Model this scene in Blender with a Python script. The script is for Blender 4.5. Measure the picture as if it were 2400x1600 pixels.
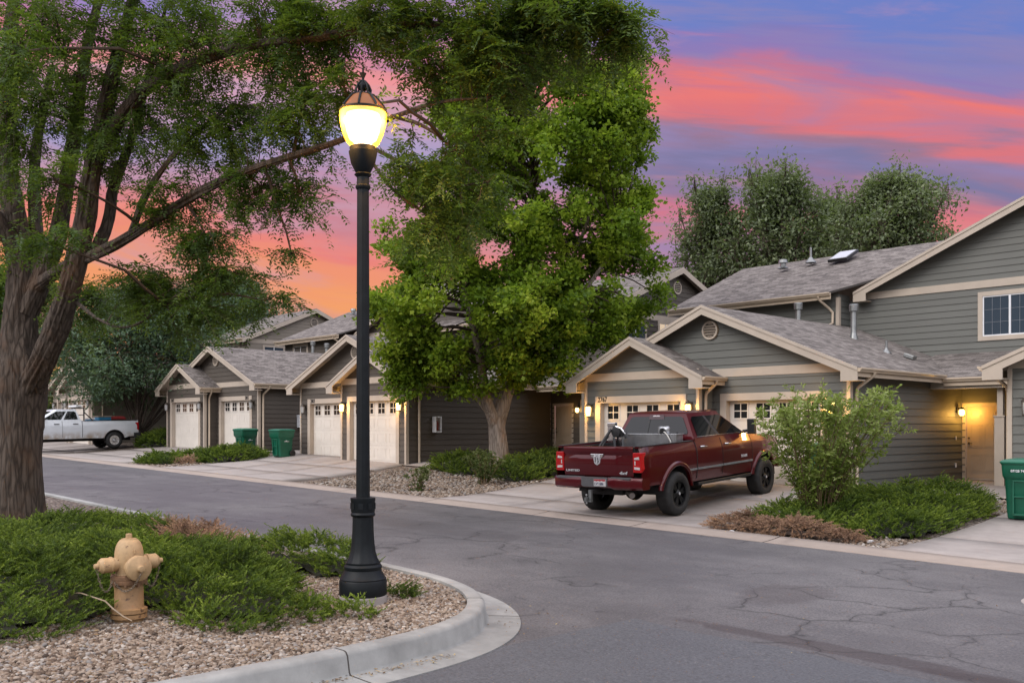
import bpy, bmesh, math, random
import numpy as np
from mathutils import Vector, Matrix

scene = bpy.context.scene
for o in list(bpy.data.objects): bpy.data.objects.remove(o)
R = math.radians
# ------------------------------------------------------------------ camera
EYE = 1.7
YAW = math.atan2(.727, .686)
cam = bpy.data.cameras.new('camera')
cam.lens = 33.84; cam.sensor_width = 36.0; cam.shift_y = 205/2400
cam.clip_start = .1; cam.clip_end = 2000
co = bpy.data.objects.new('camera', cam)
co.location = (0, 0, EYE); co.rotation_euler = (R(90), 0, YAW)
scene.collection.objects.link(co); scene.camera = co
FX, FY = -math.sin(YAW), math.cos(YAW)
RX, RY = math.cos(YAW), math.sin(YAW)
def at(x, y, F):
    """world point seen at photo pixel (2400 wide) at depth F: used to read sizes and places off the photograph"""
    a = (x-1200)/2256; b = (1005-y)/2256
    return Vector((F*(FX+a*RX), F*(FY+a*RY), EYE+F*b))
def atv(x, y, F): return at(x*1.0204, y*1.0204, F)
# ------------------------------------------------------------------ exposure
vs = scene.view_settings
vs.view_transform = 'Standard'; vs.look = 'None'; vs.exposure = 0.0; vs.gamma = 1.0
vs.use_curve_mapping = False
scene.render.engine = 'CYCLES'
cy = scene.cycles
cy.max_bounces = 6; cy.diffuse_bounces = 3; cy.glossy_bounces = 3; cy.transmission_bounces = 6; cy.transparent_max_bounces = 8
cy.use_adaptive_sampling = True; cy.adaptive_threshold = .006; scene.render.filter_size = 1.05; cy.denoising_prefilter = 'ACCURATE'
cy.use_denoising = True; cy.sample_clamp_indirect = 8
cy.caustics_reflective = False; cy.caustics_refractive = False
# ------------------------------------------------------------------ sky
W = bpy.data.worlds.new('World'); scene.world = W; W.use_nodes = True
nt = W.node_tree; nt.nodes.clear()
def N(t, **k):
    n = nt.nodes.new(t)
    for a, b in k.items(): setattr(n, a, b)
    return n
def L(a, b): nt.links.new(a, b)
def lin(c):
    f = lambda u: u/12.92 if u <= .04045 else ((u+.055)/1.055)**2.4
    return tuple(f(x/255) for x in c[:3]) + (1,)
def mth(op, a, b=None, c=None, clamp=False):
    n = N('ShaderNodeMath', operation=op, use_clamp=clamp)
    for i, x in enumerate((a, b, c)):
        if x is None: continue
        if isinstance(x, (int, float)): n.inputs[i].default_value = x
        else: L(x, n.inputs[i])
    return n.outputs[0]
def sstep(x, lo, hi):
    n = N('ShaderNodeMapRange', interpolation_type='SMOOTHSTEP')
    L(x, n.inputs[0]); n.inputs[1].default_value = lo; n.inputs[2].default_value = hi
    return n.outputs[0]
def mixc(f, a, b):
    n = N('ShaderNodeMix', data_type='RGBA')
    if isinstance(f, (int, float)): n.inputs[0].default_value = f
    else: L(f, n.inputs[0])
    for i, x in ((6, a), (7, b)):
        if isinstance(x, tuple): n.inputs[i].default_value = x
        else: L(x, n.inputs[i])
    return n.outputs[2]
def ramp(fac, stops):
    n = N('ShaderNodeValToRGB'); cr = n.color_ramp; cr.interpolation = 'EASE'
    while len(cr.elements) < len(stops): cr.elements.new(.5)
    for e, (p, c) in zip(cr.elements, stops): e.position = p; e.color = lin(c)
    L(fac, n.inputs[0]); return n.outputs[0]
tc = N('ShaderNodeTexCoord')
sp = N('ShaderNodeSeparateXYZ'); L(tc.outputs['Generated'], sp.inputs[0])
dx, dy, dz = sp.outputs
front = mth('ADD', mth('MULTIPLY', dx, FX), mth('MULTIPLY', dy, FY))
side = mth('ADD', mth('MULTIPLY', dx, RX), mth('MULTIPLY', dy, RY))
fs = mth('MAXIMUM', front, .15)
su = mth('DIVIDE', side, fs)            # across
el = mth('DIVIDE', dz, fs)              # elevation
elt = mth('ADD', el, mth('MULTIPLY', su, .09))
cb = N('ShaderNodeCombineXYZ'); L(mth('MULTIPLY', su, 1.3), cb.inputs[0]); L(mth('MULTIPLY', elt, 7.0), cb.inputs[1])
nz = N('ShaderNodeTexNoise'); nz.inputs['Scale'].default_value = 1.5; nz.inputs['Detail'].default_value = 9; nz.inputs['Roughness'].default_value = .56
nz.inputs['Distortion'].default_value = .5
L(cb.outputs[0], nz.inputs['Vector'])
nf = nz.outputs[0]
elw = mth('ADD', elt, mth('MULTIPLY', mth('SUBTRACT', nf, .5), .19))
left = ramp(mth('MULTIPLY', elw, 1.9), [(0, (252, 184, 104)), (.2, (250, 162, 96)), (.29, (246, 148, 108)), (.345, (240, 134, 120)), (.39, (208, 130, 142)), (.44, (190, 144, 172)), (.52, (160, 162, 210)), (.60, (206, 165, 195)), (.66, (248, 156, 152)), (.70, (240, 146, 155)), (.74, (202, 130, 180)), (.80, (144, 132, 204)), (1.0, (122, 132, 210))])
right = ramp(mth('MULTIPLY', elw, 1.9), [(0, (208, 146, 142)), (.30, (206, 136, 146)), (.40, (200, 126, 142)), (.46, (222, 114, 127)), (.51, (152, 116, 150)), (.565, (120, 118, 162)), (.61, (154, 117, 144)), (.645, (224, 114, 122)), (.695, (240, 118, 114)), (.735, (200, 114, 146)), (.78, (138, 120, 186)), (.85, (100, 126, 202)), (1.0, (80, 128, 208))])
skyc = mixc(sstep(su, -.16, .2), left, right)
# thin coral streaks
cb2 = N('ShaderNodeCombineXYZ'); L(mth('MULTIPLY', su, 1.1), cb2.inputs[0]); L(mth('MULTIPLY', elt, 13.0), cb2.inputs[1]); cb2.inputs[2].default_value = 4.2
nz2 = N('ShaderNodeTexNoise'); nz2.inputs['Scale'].default_value = 1.5; nz2.inputs['Detail'].default_value = 9; nz2.inputs['Roughness'].default_value = .58; nz2.inputs['Distortion'].default_value = .4; L(cb2.outputs[0], nz2.inputs['Vector'])
skyc = mixc(mth('MULTIPLY', sstep(nz2.outputs[0], .55, .70), .45), skyc, lin((238, 112, 118)))
skyc = mixc(mth('MULTIPLY', sstep(nz2.outputs[0], .45, .32), .25), skyc, lin((112, 112, 160)))
cb3 = N('ShaderNodeCombineXYZ'); L(mth('MULTIPLY', su, 2.6), cb3.inputs[0]); L(mth('MULTIPLY', elt, 17.0), cb3.inputs[1]); cb3.inputs[2].default_value = 9.1
nz3 = N('ShaderNodeTexNoise'); nz3.inputs['Scale'].default_value = 1.0; nz3.inputs['Detail'].default_value = 11; nz3.inputs['Roughness'].default_value = .6; nz3.inputs['Distortion'].default_value = .6; L(cb3.outputs[0], nz3.inputs['Vector'])
wisp_c = mixc(sstep(su, -.16, .2), lin((206, 158, 176)), lin((140, 132, 184)))
skyc = mixc(mth('MULTIPLY', sstep(nz3.outputs[0], .44, .64), .70), skyc, wisp_c)
skyc = mixc(mth('MULTIPLY', sstep(nz3.outputs[0], .46, .28), .30), skyc, lin((250, 160, 142)))
skyc = mixc(.10, skyc, lin((176, 158, 170)))
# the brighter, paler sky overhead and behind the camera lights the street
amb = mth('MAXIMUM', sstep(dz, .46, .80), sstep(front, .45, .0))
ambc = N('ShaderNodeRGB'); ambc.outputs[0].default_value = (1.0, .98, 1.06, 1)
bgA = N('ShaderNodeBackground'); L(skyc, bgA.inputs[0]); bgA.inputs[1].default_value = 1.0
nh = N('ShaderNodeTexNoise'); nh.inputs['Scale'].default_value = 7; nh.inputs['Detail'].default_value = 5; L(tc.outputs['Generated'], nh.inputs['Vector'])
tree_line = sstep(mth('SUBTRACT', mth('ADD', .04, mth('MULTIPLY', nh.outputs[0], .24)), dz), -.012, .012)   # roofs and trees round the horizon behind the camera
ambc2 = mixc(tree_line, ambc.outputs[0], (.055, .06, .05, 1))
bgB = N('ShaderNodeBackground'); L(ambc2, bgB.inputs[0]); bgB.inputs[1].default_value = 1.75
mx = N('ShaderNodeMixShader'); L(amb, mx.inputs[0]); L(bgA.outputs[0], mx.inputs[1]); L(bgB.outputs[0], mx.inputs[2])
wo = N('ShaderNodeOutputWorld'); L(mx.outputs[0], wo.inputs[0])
# ------------------------------------------------------------------ sun (soft: it has set behind cloud)
sl = bpy.data.lights.new('sun', 'SUN'); sl.energy = 1.5; sl.angle = R(35); sl.color = (1, .93, .86)
so = bpy.data.objects.new('sun', sl); scene.collection.objects.link(so)
so.rotation_euler = Vector((.10, .80, -.62)).to_track_quat('-Z', 'Y').to_euler()

# ================================================================== helpers
rng = np.random.default_rng(7)
random.seed(7)
COL = scene.collection
def tag(o, label=None, cat=None, group=None, kind=None):
    if label: o['label'] = label
    if cat: o['category'] = cat
    if group: o['group'] = group
    if kind: o['kind'] = kind
    return o
def empty(name, loc=(0, 0, 0), rz=0, label=None, cat=None, group=None, rx=0):
    o = bpy.data.objects.new(name, None); COL.objects.link(o)
    o.location = loc; o.rotation_euler = (rx, 0, rz); o.empty_display_size = .2
    return tag(o, label, cat, group)
class MB:
    def __init__(s, m=1): s.v = []; s.f = []; s.uv = {}; s.mi = []; s.m = m
    def p(s, a): s.v.append((a[0]*s.m, a[1], a[2])); return len(s.v)-1
    def face(s, pts, mi=0, uv=None):
        ids = [s.p(a) for a in pts]
        if s.m < 0: ids = ids[::-1]; uv = uv[::-1] if uv else None
        s.f.append(ids); s.mi.append(mi)
        if uv: s.uv[len(s.f)-1] = uv
    def box(s, x0, x1, y0, y1, z0, z1, mi=0):
        if x1 < x0: x0, x1 = x1, x0
        if y1 < y0: y0, y1 = y1, y0
        if z1 < z0: z0, z1 = z1, z0
        a = [(x0,y0,z0),(x1,y0,z0),(x1,y1,z0),(x0,y1,z0),(x0,y0,z1),(x1,y0,z1),(x1,y1,z1),(x0,y1,z1)]
        for q in ((3,2,1,0),(4,5,6,7),(0,1,5,4),(1,2,6,5),(2,3,7,6),(3,0,4,7)): s.face([a[i] for i in q], mi)
    def obox(s, c, ax, ay, az, mi=0):
        """box about c with half-extent vectors"""
        c, ax, ay, az = map(Vector, (c, ax, ay, az))
        a = [c-ax-ay-az, c+ax-ay-az, c+ax+ay-az, c-ax+ay-az, c-ax-ay+az, c+ax-ay+az, c+ax+ay+az, c-ax+ay+az]
        for q in ((3,2,1,0),(4,5,6,7),(0,1,5,4),(1,2,6,5),(2,3,7,6),(3,0,4,7)): s.face([a[i] for i in q], mi)
    def prism(s, poly, axis, t0, t1, mi=0):
        """poly: list of 2D; axis 'y': (x,z) extruded in y; 'x': (y,z) extruded in x; 'z': (x,y) in z"""
        def P(a, t): return {'y': (a[0], t, a[1]), 'x': (t, a[0], a[1]), 'z': (a[0], a[1], t)}[axis]
        n = len(poly)
        ar = sum(poly[i][0]*poly[(i+1) % n][1]-poly[(i+1) % n][0]*poly[i][1] for i in range(n))
        flip = (ar < 0) ^ (axis == 'y')
        if flip: poly = poly[::-1]
        if t1 < t0: t0, t1 = t1, t0
        s.face([P(a, t1) for a in poly], mi); s.face([P(a, t0) for a in poly[::-1]], mi)
        for i in range(n):
            a, b = poly[i], poly[(i+1) % n]
            s.face([P(a, t0), P(b, t0), P(b, t1), P(a, t1)], mi)
    def tube(s, pts, rad, n=8, cap=True, mi=0, flat=None):
        pts = [Vector(p) for p in pts]
        if isinstance(rad, (int, float)): rad = [rad]*len(pts)
        rings = []; up = Vector((0, 0, 1)); prev = None
        for i, p in enumerate(pts):
            d = (pts[min(i+1, len(pts)-1)]-pts[max(i-1, 0)]).normalized()
            if prev is None:
                a = d.cross(up)
                if a.length < .05: a = d.cross(Vector((0, 1, 0)))
                a.normalize()
            else:
                a = prev-d*prev.dot(d); a.normalize()
            prev = a; b = d.cross(a)
            rings.append([s.p(p+(a*math.cos(2*math.pi*k/n)+b*math.sin(2*math.pi*k/n))*rad[i]) for k in range(n)])
        fl = s.m < 0
        for i in range(len(rings)-1):
            for k in range(n):
                q = [rings[i][k], rings[i][(k+1) % n], rings[i+1][(k+1) % n], rings[i+1][k]]
                s.f.append(q[::-1] if fl else q); s.mi.append(mi)
        if cap:
            s.f.append(rings[0][::-1] if not fl else rings[0]); s.mi.append(mi)
            s.f.append(rings[-1] if not fl else rings[-1][::-1]); s.mi.append(mi)
    def lathe(s, prof, c=(0, 0, 0), n=24, axis='z', flute=None, mi=0, cap=True):
        """prof: (r, h). flute: f(angle, r, h)->r"""
        rings = []
        for r, h in prof:
            ring = []
            for k in range(n):
                a = 2*math.pi*k/n
                rr = flute(k, r, h) if flute else r
                u, w = rr*math.cos(a), rr*math.sin(a)
                q = {'z': (u, w, h), 'y': (u, h, -w), 'x': (h, u, w)}[axis]
                ring.append(s.p((c[0]+q[0], c[1]+q[1], c[2]+q[2])))
            rings.append(ring)
        for i in range(len(rings)-1):
            for k in range(n):
                s.f.append([rings[i][k], rings[i][(k+1) % n], rings[i+1][(k+1) % n], rings[i+1][k]]); s.mi.append(mi)
        if cap:
            s.f.append(rings[0][::-1]); s.mi.append(mi); s.f.append(rings[-1]); s.mi.append(mi)
    def build(s, name, mats, parent=None, smooth=None, bevel=0, seg=2):
        me = bpy.data.meshes.new(name); me.from_pydata(s.v, [], s.f)
        if not isinstance(mats, (list, tuple)): mats = [mats]
        for m in mats: me.materials.append(m)
        if any(s.mi): me.polygons.foreach_set('material_index', s.mi)
        if s.uv:
            ul = me.uv_layers.new(name='UVMap')
            for i, uv in s.uv.items():
                st = me.polygons[i].loop_start
                for k, q in enumerate(uv): ul.data[st+k].uv = q
        if smooth is not None or bevel:
            bm = bmesh.new(); bm.from_mesh(me)
            bmesh.ops.remove_doubles(bm, verts=bm.verts, dist=1e-4)
            bm.to_mesh(me); bm.free()
        if smooth is not None:
            me.polygons.foreach_set('use_smooth', [True]*len(me.polygons)); me.set_sharp_from_angle(angle=R(smooth))
        me.update()
        o = bpy.data.objects.new(name, me); COL.objects.link(o)
        if bevel:
            b = o.modifiers.new('edge', 'BEVEL'); b.width = bevel; b.segments = seg; b.limit_method = 'ANGLE'; b.angle_limit = R(40)
            b.harden_normals = False
        if parent: o.parent = parent
        return o
def raw(name, V, F, mat, parent=None, tint=None, smooth=False, mi=None):
    """fast numpy mesh: F (n,k) all same k"""
    V = np.asarray(V, np.float32); F = np.asarray(F, np.int32); k = F.shape[1]
    me = bpy.data.meshes.new(name)
    me.vertices.add(len(V)); me.vertices.foreach_set('co', V.ravel())
    me.loops.add(F.size); me.loops.foreach_set('vertex_index', F.ravel())
    me.polygons.add(len(F)); me.polygons.foreach_set('loop_start', np.arange(0, F.size, k, dtype=np.int32))
    if smooth: me.polygons.foreach_set('use_smooth', np.ones(len(F), bool))
    if tint is not None:
        at_ = me.attributes.new('tint', 'FLOAT', 'POINT'); at_.data.foreach_set('value', np.asarray(tint, np.float32))
    for m in (mat if isinstance(mat, (list, tuple)) else [mat]): me.materials.append(m)
    if mi is not None: me.polygons.foreach_set('material_index', np.asarray(mi, np.int32))
    me.update(calc_edges=True)
    o = bpy.data.objects.new(name, me); COL.objects.link(o)
    if parent: o.parent = parent
    return o
def text(name, s, size, loc, mat, parent=None, rot=(R(90), 0, 0), ext=.006, align='LEFT', shear=0, spacing=1.0, sx=1.0, bold=.03):
    c = bpy.data.curves.new(name, 'FONT'); c.body = s; c.size = size; c.extrude = ext; c.align_x = align; c.shear = shear
    c.space_character = spacing; c.resolution_u = 3
    c.materials.append(mat)
    c.offset = size*bold
    q = bpy.data.objects.new(name, c); COL.objects.link(q)
    me = bpy.data.meshes.new_from_object(q.evaluated_get(bpy.context.evaluated_depsgraph_get()))
    bpy.data.objects.remove(q); bpy.data.curves.remove(c)
    me.transform(Matrix.Diagonal((sx, 1, 1, 1)))
    o = bpy.data.objects.new(name, me); COL.objects.link(o); o.location = loc; o.rotation_euler = rot
    if parent: o.parent = parent
    return o
def point(name, loc, power, col, parent=None, radius=.05):
    l = bpy.data.lights.new(name, 'POINT'); l.energy = power; l.color = col; l.shadow_soft_size = radius
    o = bpy.data.objects.new(name, l); COL.objects.link(o); o.location = loc
    if parent: o.parent = parent
    return o

# ================================================================== materials
class Mat:
    def __init__(s, name):
        s.m = bpy.data.materials.new(name); s.m.use_nodes = True
        s.t = s.m.node_tree; s.b = s.t.nodes['Principled BSDF']; s.out = s.t.nodes['Material Output']
    def n(s, t, **k):
        q = s.t.nodes.new(t)
        for a, b in k.items(): setattr(q, a, b)
        return q
    def l(s, a, b): s.t.links.new(a, b)
    def set(s, **k):
        for a, b in k.items(): s.b.inputs[a.replace('_', ' ')].default_value = b
        return s
    def coord(s, kind='Object', scale=(1, 1, 1)):
        c = s.n('ShaderNodeTexCoord'); mp = s.n('ShaderNodeMapping'); mp.inputs['Scale'].default_value = scale
        s.l(c.outputs[kind], mp.inputs[0]); return mp.outputs[0]
    def pos(s, scale=(1, 1, 1)):
        c = s.n('ShaderNodeNewGeometry'); mp = s.n('ShaderNodeMapping'); mp.inputs['Scale'].default_value = scale
        s.l(c.outputs['Position'], mp.inputs[0]); return mp.outputs[0]
    def noise(s, vec, scale, detail=4, rough=.55, dist=0):
        q = s.n('ShaderNodeTexNoise'); q.inputs['Scale'].default_value = scale; q.inputs['Detail'].default_value = detail
        q.inputs['Roughness'].default_value = rough; q.inputs['Distortion'].default_value = dist
        s.l(vec, q.inputs['Vector']); return q.outputs[0]
    def vor(s, vec, scale, feature='F1', out='Distance'):
        q = s.n('ShaderNodeTexVoronoi', feature=feature); q.inputs['Scale'].default_value = scale
        s.l(vec, q.inputs['Vector']); return q.outputs[out]
    def map(s, x, a, b, c=0, d=1, smooth=False):
        q = s.n('ShaderNodeMapRange'); q.interpolation_type = 'SMOOTHSTEP' if smooth else 'LINEAR'
        s.l(x, q.inputs[0])
        for i, k in enumerate((a, b, c, d)): q.inputs[i+1].default_value = k
        return q.outputs[0]
    def math(s, op, a, b=None):
        q = s.n('ShaderNodeMath', operation=op)
        for i, x in enumerate((a, b)):
            if x is None: continue
            if isinstance(x, (int, float)): q.inputs[i].default_value = x
            else: s.l(x, q.inputs[i])
        return q.outputs[0]
    def mix(s, f, a, b, blend='MIX'):
        q = s.n('ShaderNodeMix', data_type='RGBA', blend_type=blend)
        if isinstance(f, (int, float)): q.inputs[0].default_value = f
        else: s.l(f, q.inputs[0])
        for i, x in ((6, a), (7, b)):
            if isinstance(x, tuple): q.inputs[i].default_value = x if len(x) == 4 else x+(1,)
            else: s.l(x, q.inputs[i])
        return q.outputs[2]
    def ramp(s, f, stops, interp='LINEAR'):
        q = s.n('ShaderNodeValToRGB'); cr = q.color_ramp; cr.interpolation = interp
        while len(cr.elements) < len(stops): cr.elements.new(.5)
        for e, (p, c) in zip(cr.elements, stops): e.position = p; e.color = c+(1,) if len(c) == 3 else c
        s.l(f, q.inputs[0]); return q.outputs[0]
    def col(s, c):
        if isinstance(c, tuple): s.b.inputs['Base Color'].default_value = c if len(c) == 4 else c+(1,)
        else: s.l(c, s.b.inputs['Base Color'])
        return s
    def bump(s, h, strength=.3, dist=.01):
        q = s.n('ShaderNodeBump'); q.inputs['Strength'].default_value = strength; q.inputs['Distance'].default_value = dist
        s.l(h, q.inputs['Height']); s.l(q.outputs[0], s.b.inputs['Normal']); return s
def plain(name, c, rough=.6, metal=0, var=.12, scale=6, bump=0, **k):
    """one colour with slight unevenness and wear"""
    M = Mat(name); v = M.coord(); nz = M.noise(v, scale, 5)
    dk = tuple(x*(1-var) for x in c); lt = tuple(min(1, x*(1+var)) for x in c)
    M.col(M.mix(M.map(nz, .3, .7), dk, lt)); M.set(Roughness=rough, Metallic=metal)
    if bump: M.bump(M.noise(v, scale*14, 3), bump, .004)
    if k: M.set(**k)
    return M.m
def paint_siding(name, c):
    M = Mat(name); v = M.coord()
    a = M.noise(v, .8, 4); b = M.noise(M.coord(scale=(1.2, 1.2, 22)), 3.2, 4)
    course = M.n('ShaderNodeTexWhiteNoise', noise_dimensions='1D')
    sx = M.n('ShaderNodeSeparateXYZ'); M.l(v, sx.inputs[0])
    M.l(M.math('FLOOR', M.math('DIVIDE', sx.outputs[2], .195)), course.inputs['W'])
    f = M.math('ADD', M.math('MULTIPLY', a, .5), M.math('ADD', M.math('MULTIPLY', b, .3), M.math('MULTIPLY', course.outputs[0], .2)))
    M.col(M.mix(M.map(f, .25, .75), tuple(x*.86 for x in c), tuple(x*1.14 for x in c))); M.set(Roughness=.62)
    M.bump(b, .12, .003); return M.m
siding_green = paint_siding('siding_grey_green', (.128, .132, .120))
siding_taupe = paint_siding('siding_taupe', (.080, .067, .054))
siding_beige = paint_siding('siding_beige', (.25, .218, .178))
trim_m = plain('trim_tan', (.46, .395, .325), .55, var=.07, scale=2)
gutter_m = plain('gutter_tan', (.50, .41, .31), .4, var=.06, scale=2)
cream = plain('door_cream', (.66, .62, .56), .45, var=.05, scale=2)
door_tan = plain('door_tan', (.40, .32, .24), .45, var=.06, scale=2)
black_m = plain('black_metal', (.012, .012, .013), .45, var=.2)
rubber = plain('tyre_rubber', (.018, .018, .018), .75, var=.3, scale=9, bump=.2)
galv = plain('galvanised', (.27, .28, .28), .42, .85, var=.15)
chrome = plain('chrome', (.75, .75, .77), .14, 1, var=.04)
steel_dark = plain('dark_metal', (.05, .05, .052), .5, .6, var=.2)
white_plastic = plain('white_enamel', (.72, .74, .77), .4, var=.05)
bronze = plain('lamp_bronze', (.10, .085, .07), .45, .4, var=.2)
numeral = plain('numeral_black', (.012, .011, .01), .5)
silver_letter = plain('silver_letters', (.55, .55, .57), .3, .15, var=.05)
pole_m = plain('pole_black', (.0065, .009, .011), .5, var=.3, scale=12, bump=.05, **{'Specular IOR Level': .22})
def glassy(name, c, rough=.06):
    M = Mat(name); M.col(c); M.set(Roughness=rough); M.b.inputs['Specular IOR Level'].default_value = .55
    return M.m
glass_dark = glassy('window_glass', (.016, .017, .019), .05); glass_reflect = glassy('window_glass_reflect', (.045, .062, .085), .05)  # bluish reflection of the upper windows is put into the second pane colour
glass_tint = glassy('tinted_glass', (.006, .007, .008), .03)
def emit(name, c, e):
    M = Mat(name); M.col(c); M.b.inputs['Emission Color'].default_value = c+(1,); M.b.inputs['Emission Strength'].default_value = e
    return M.m
def globe_mat():
    M = Mat('lit_globe'); tr = M.n('ShaderNodeBsdfTransparent'); tr.inputs[0].default_value = (1, .80, .40, 1)
    M.col((.8, .6, .2)); M.set(Roughness=.15); M.b.inputs['Emission Color'].default_value = (1, .50, .03, 1); M.b.inputs['Emission Strength'].default_value = 1.1
    mx_ = M.n('ShaderNodeMixShader'); mx_.inputs[0].default_value = .55; M.l(tr.outputs[0], mx_.inputs[1]); M.l(M.b.outputs[0], mx_.inputs[2]); M.l(mx_.outputs[0], M.out.inputs[0]); return M.m
globe_m = globe_mat(); core_m = emit('lamp_core', (1, .86, .62), 9.0)
bulb_m = emit('lit_bulb', (1, .66, .22), 5.5)
clear_m = glassy('clear_shade', (.55, .56, .56), .15)
def roof_mat():
    M = Mat('shingles')
    c = M.n('ShaderNodeUVMap'); uv = c.outputs[0]
    bk = M.n('ShaderNodeTexBrick'); M.l(uv, bk.inputs['Vector'])
    bk.inputs['Scale'].default_value = 1.0; bk.inputs['Brick Width'].default_value = .30; bk.inputs['Row Height'].default_value = .14
    bk.inputs['Mortar Size'].default_value = .007; bk.inputs['Mortar Smooth'].default_value = .3; bk.offset = .37
    bk.inputs['Color1'].default_value = (0, 0, 0, 1); bk.inputs['Color2'].default_value = (1, 1, 1, 1); bk.inputs['Mortar'].default_value = (.3, .3, .3, 1)
    mp = M.n('ShaderNodeMapping'); mp.inputs['Scale'].default_value = (4.2, 13, 1); M.l(uv, mp.inputs[0])
    nz = M.noise(mp.outputs[0], 1.5, 4, .6)
    big = M.noise(uv, .35, 3)
    f = M.math('ADD', M.math('MULTIPLY', bk.outputs['Color'], .42), M.math('ADD', M.math('MULTIPLY', nz, .70), M.math('MULTIPLY', big, .06)))
    base = M.ramp(f, [(.28, (.060, .051, .046)), (.46, (.124, .106, .095)), (.60, (.175, .153, .139)), (.80, (.27, .24, .22))])
    fine = M.noise(uv, 55, 2)
    base = M.mix(M.map(fine, .3, .7, 0, .35), base, (.05, .046, .046))
    M.col(M.mix(bk.outputs['Fac'], base, (.03, .028, .028))); M.set(Roughness=.92)
    sx = M.n('ShaderNodeSeparateXYZ'); M.l(uv, sx.inputs[0])
    saw = M.math('FRACT', M.math('DIVIDE', sx.outputs[1], .14))
    h = M.math('ADD', M.math('MULTIPLY', M.math('SUBTRACT', 1.0, saw), .6), M.math('ADD', M.math('MULTIPLY', bk.outputs['Color'], .3), M.math('MULTIPLY', fine, .25)))
    M.bump(h, .55, .012)
    return M.m
shingle = roof_mat()
def asphalt_mat(name='asphalt', fresh=False):
    M = Mat(name); p = M.pos()
    big = M.noise(p, .22, 4, .55); mid = M.noise(p, 1.6, 5, .6); fine = M.noise(p, 42, 4, .75); grit = M.vor(p, 48)
    st = M.pos((.25, 1.6, 1)); streak = M.noise(st, .9, 4)
    f = M.math('ADD', M.math('MULTIPLY', big, .6), M.math('ADD', M.math('MULTIPLY', mid, .28), M.math('MULTIPLY', streak, .22)))
    if fresh: base = M.ramp(f, [(.3, (.078, .082, .092)), (.75, (.110, .116, .128))])
    else: base = M.ramp(f, [(.3, (.060, .057, .060)), (.52, (.108, .103, .107)), (.70, (.180, .172, .174))])
    base = M.mix(M.map(fine, .42, .66, 0, .75), base, (.030, .029, .031))
    base = M.mix(M.map(M.noise(p, 27, 3, .7), .60, .74, 0, .55), base, (.23, .22, .22))
    # cracks and the tar smears over them
    wob = M.n('ShaderNodeVectorMath', operation='ADD'); ns = M.n('ShaderNodeTexNoise'); ns.inputs['Scale'].default_value = .9; ns.inputs['Detail'].default_value = 5
    M.l(p, ns.inputs['Vector']); sc = M.n('ShaderNodeVectorMath', operation='SCALE'); sc.inputs['Scale'].default_value = 1.5
    M.l(ns.outputs['Color'], sc.inputs[0]); M.l(p, wob.inputs[0]); M.l(sc.outputs[0], wob.inputs[1])
    e1 = M.vor(wob.outputs[0], .62, 'DISTANCE_TO_EDGE'); e2 = M.vor(wob.outputs[0], 2.1, 'DISTANCE_TO_EDGE')
    m1 = M.map(M.noise(p, .35, 3), .44, .56, smooth=True); m2 = M.map(M.noise(p, .5, 3), .55, .66, smooth=True)
    smear = M.math('MULTIPLY', M.map(e1, .055, .012, 0, 1, True), m1)
    crack = M.math('MAXIMUM', M.math('MULTIPLY', M.map(e1, .013, .003), m1), M.math('MULTIPLY', M.map(e2, .030, .008), m2))
    if not fresh:
        base = M.mix(M.math('MULTIPLY', smear, .28), base, (.040, .037, .038))
        # oil patch and the strip of loose dark grit, where they lie on the road
        def blob(cx, cy, rx, ry, rot=0):
            mp = M.n('ShaderNodeMapping'); mp.vector_type = 'TEXTURE'
            mp.inputs['Location'].default_value = (cx, cy, 0); mp.inputs['Rotation'].default_value = (0, 0, rot); mp.inputs['Scale'].default_value = (rx, ry, 1000)
            M.l(p, mp.inputs[0]); ln = M.n('ShaderNodeVectorMath', operation='LENGTH'); M.l(mp.outputs[0], ln.inputs[0])
            return M.math('ADD', ln.outputs['Value'], M.math('MULTIPLY', M.math('SUBTRACT', M.noise(p, 3.5, 4), .5), .9))
        for args, amt, c in STAINS:
            base = M.mix(M.map(blob(*args), 1.0, .72, 0, amt, True), base, c)
        base = M.mix(M.math('MULTIPLY', crack, .62), base, (.012, .011, .012))
    M.col(base); M.l(M.map(big, .3, .7, .50, .78), M.b.inputs['Roughness'])
    h = M.math('ADD', M.math('MULTIPLY', fine, .5), M.math('SUBTRACT', M.math('MULTIPLY', grit, -.6), M.math('MULTIPLY', crack, 1.6)))
    M.bump(h, .5, .006); return M.m
def concrete_mat(name, c, stain=.25):
    M = Mat(name); p = M.pos()
    a = M.noise(p, .5, 5); b = M.noise(p, 4, 5, .6); fine = M.noise(p, 60, 3)
    f = M.math('ADD', M.math('MULTIPLY', a, .6), M.math('MULTIPLY', b, .4))
    col = M.mix(M.map(f, .32, .68), tuple(x*(1-stain) for x in c), tuple(x*1.1 for x in c))
    col = M.mix(M.map(fine, .55, .8, 0, .35), col, tuple(x*.6 for x in c))
    sp_ = M.noise(M.pos((.7, .25, 1)), 1.1, 4)
    col = M.mix(M.map(sp_, .60, .74, 0, .45, True), col, tuple(x*.5 for x in c))
    M.col(col); M.set(Roughness=.88); M.bump(M.math('ADD', fine, M.math('MULTIPLY', b, .8)), .25, .004); return M.m
concrete = concrete_mat('concrete', (.34, .305, .285))
concrete_pan = concrete_mat('concrete_pan', (.33, .275, .235), .15)
concrete_curb = concrete_mat('concrete_curb', (.33, .335, .325), .5)
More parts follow.
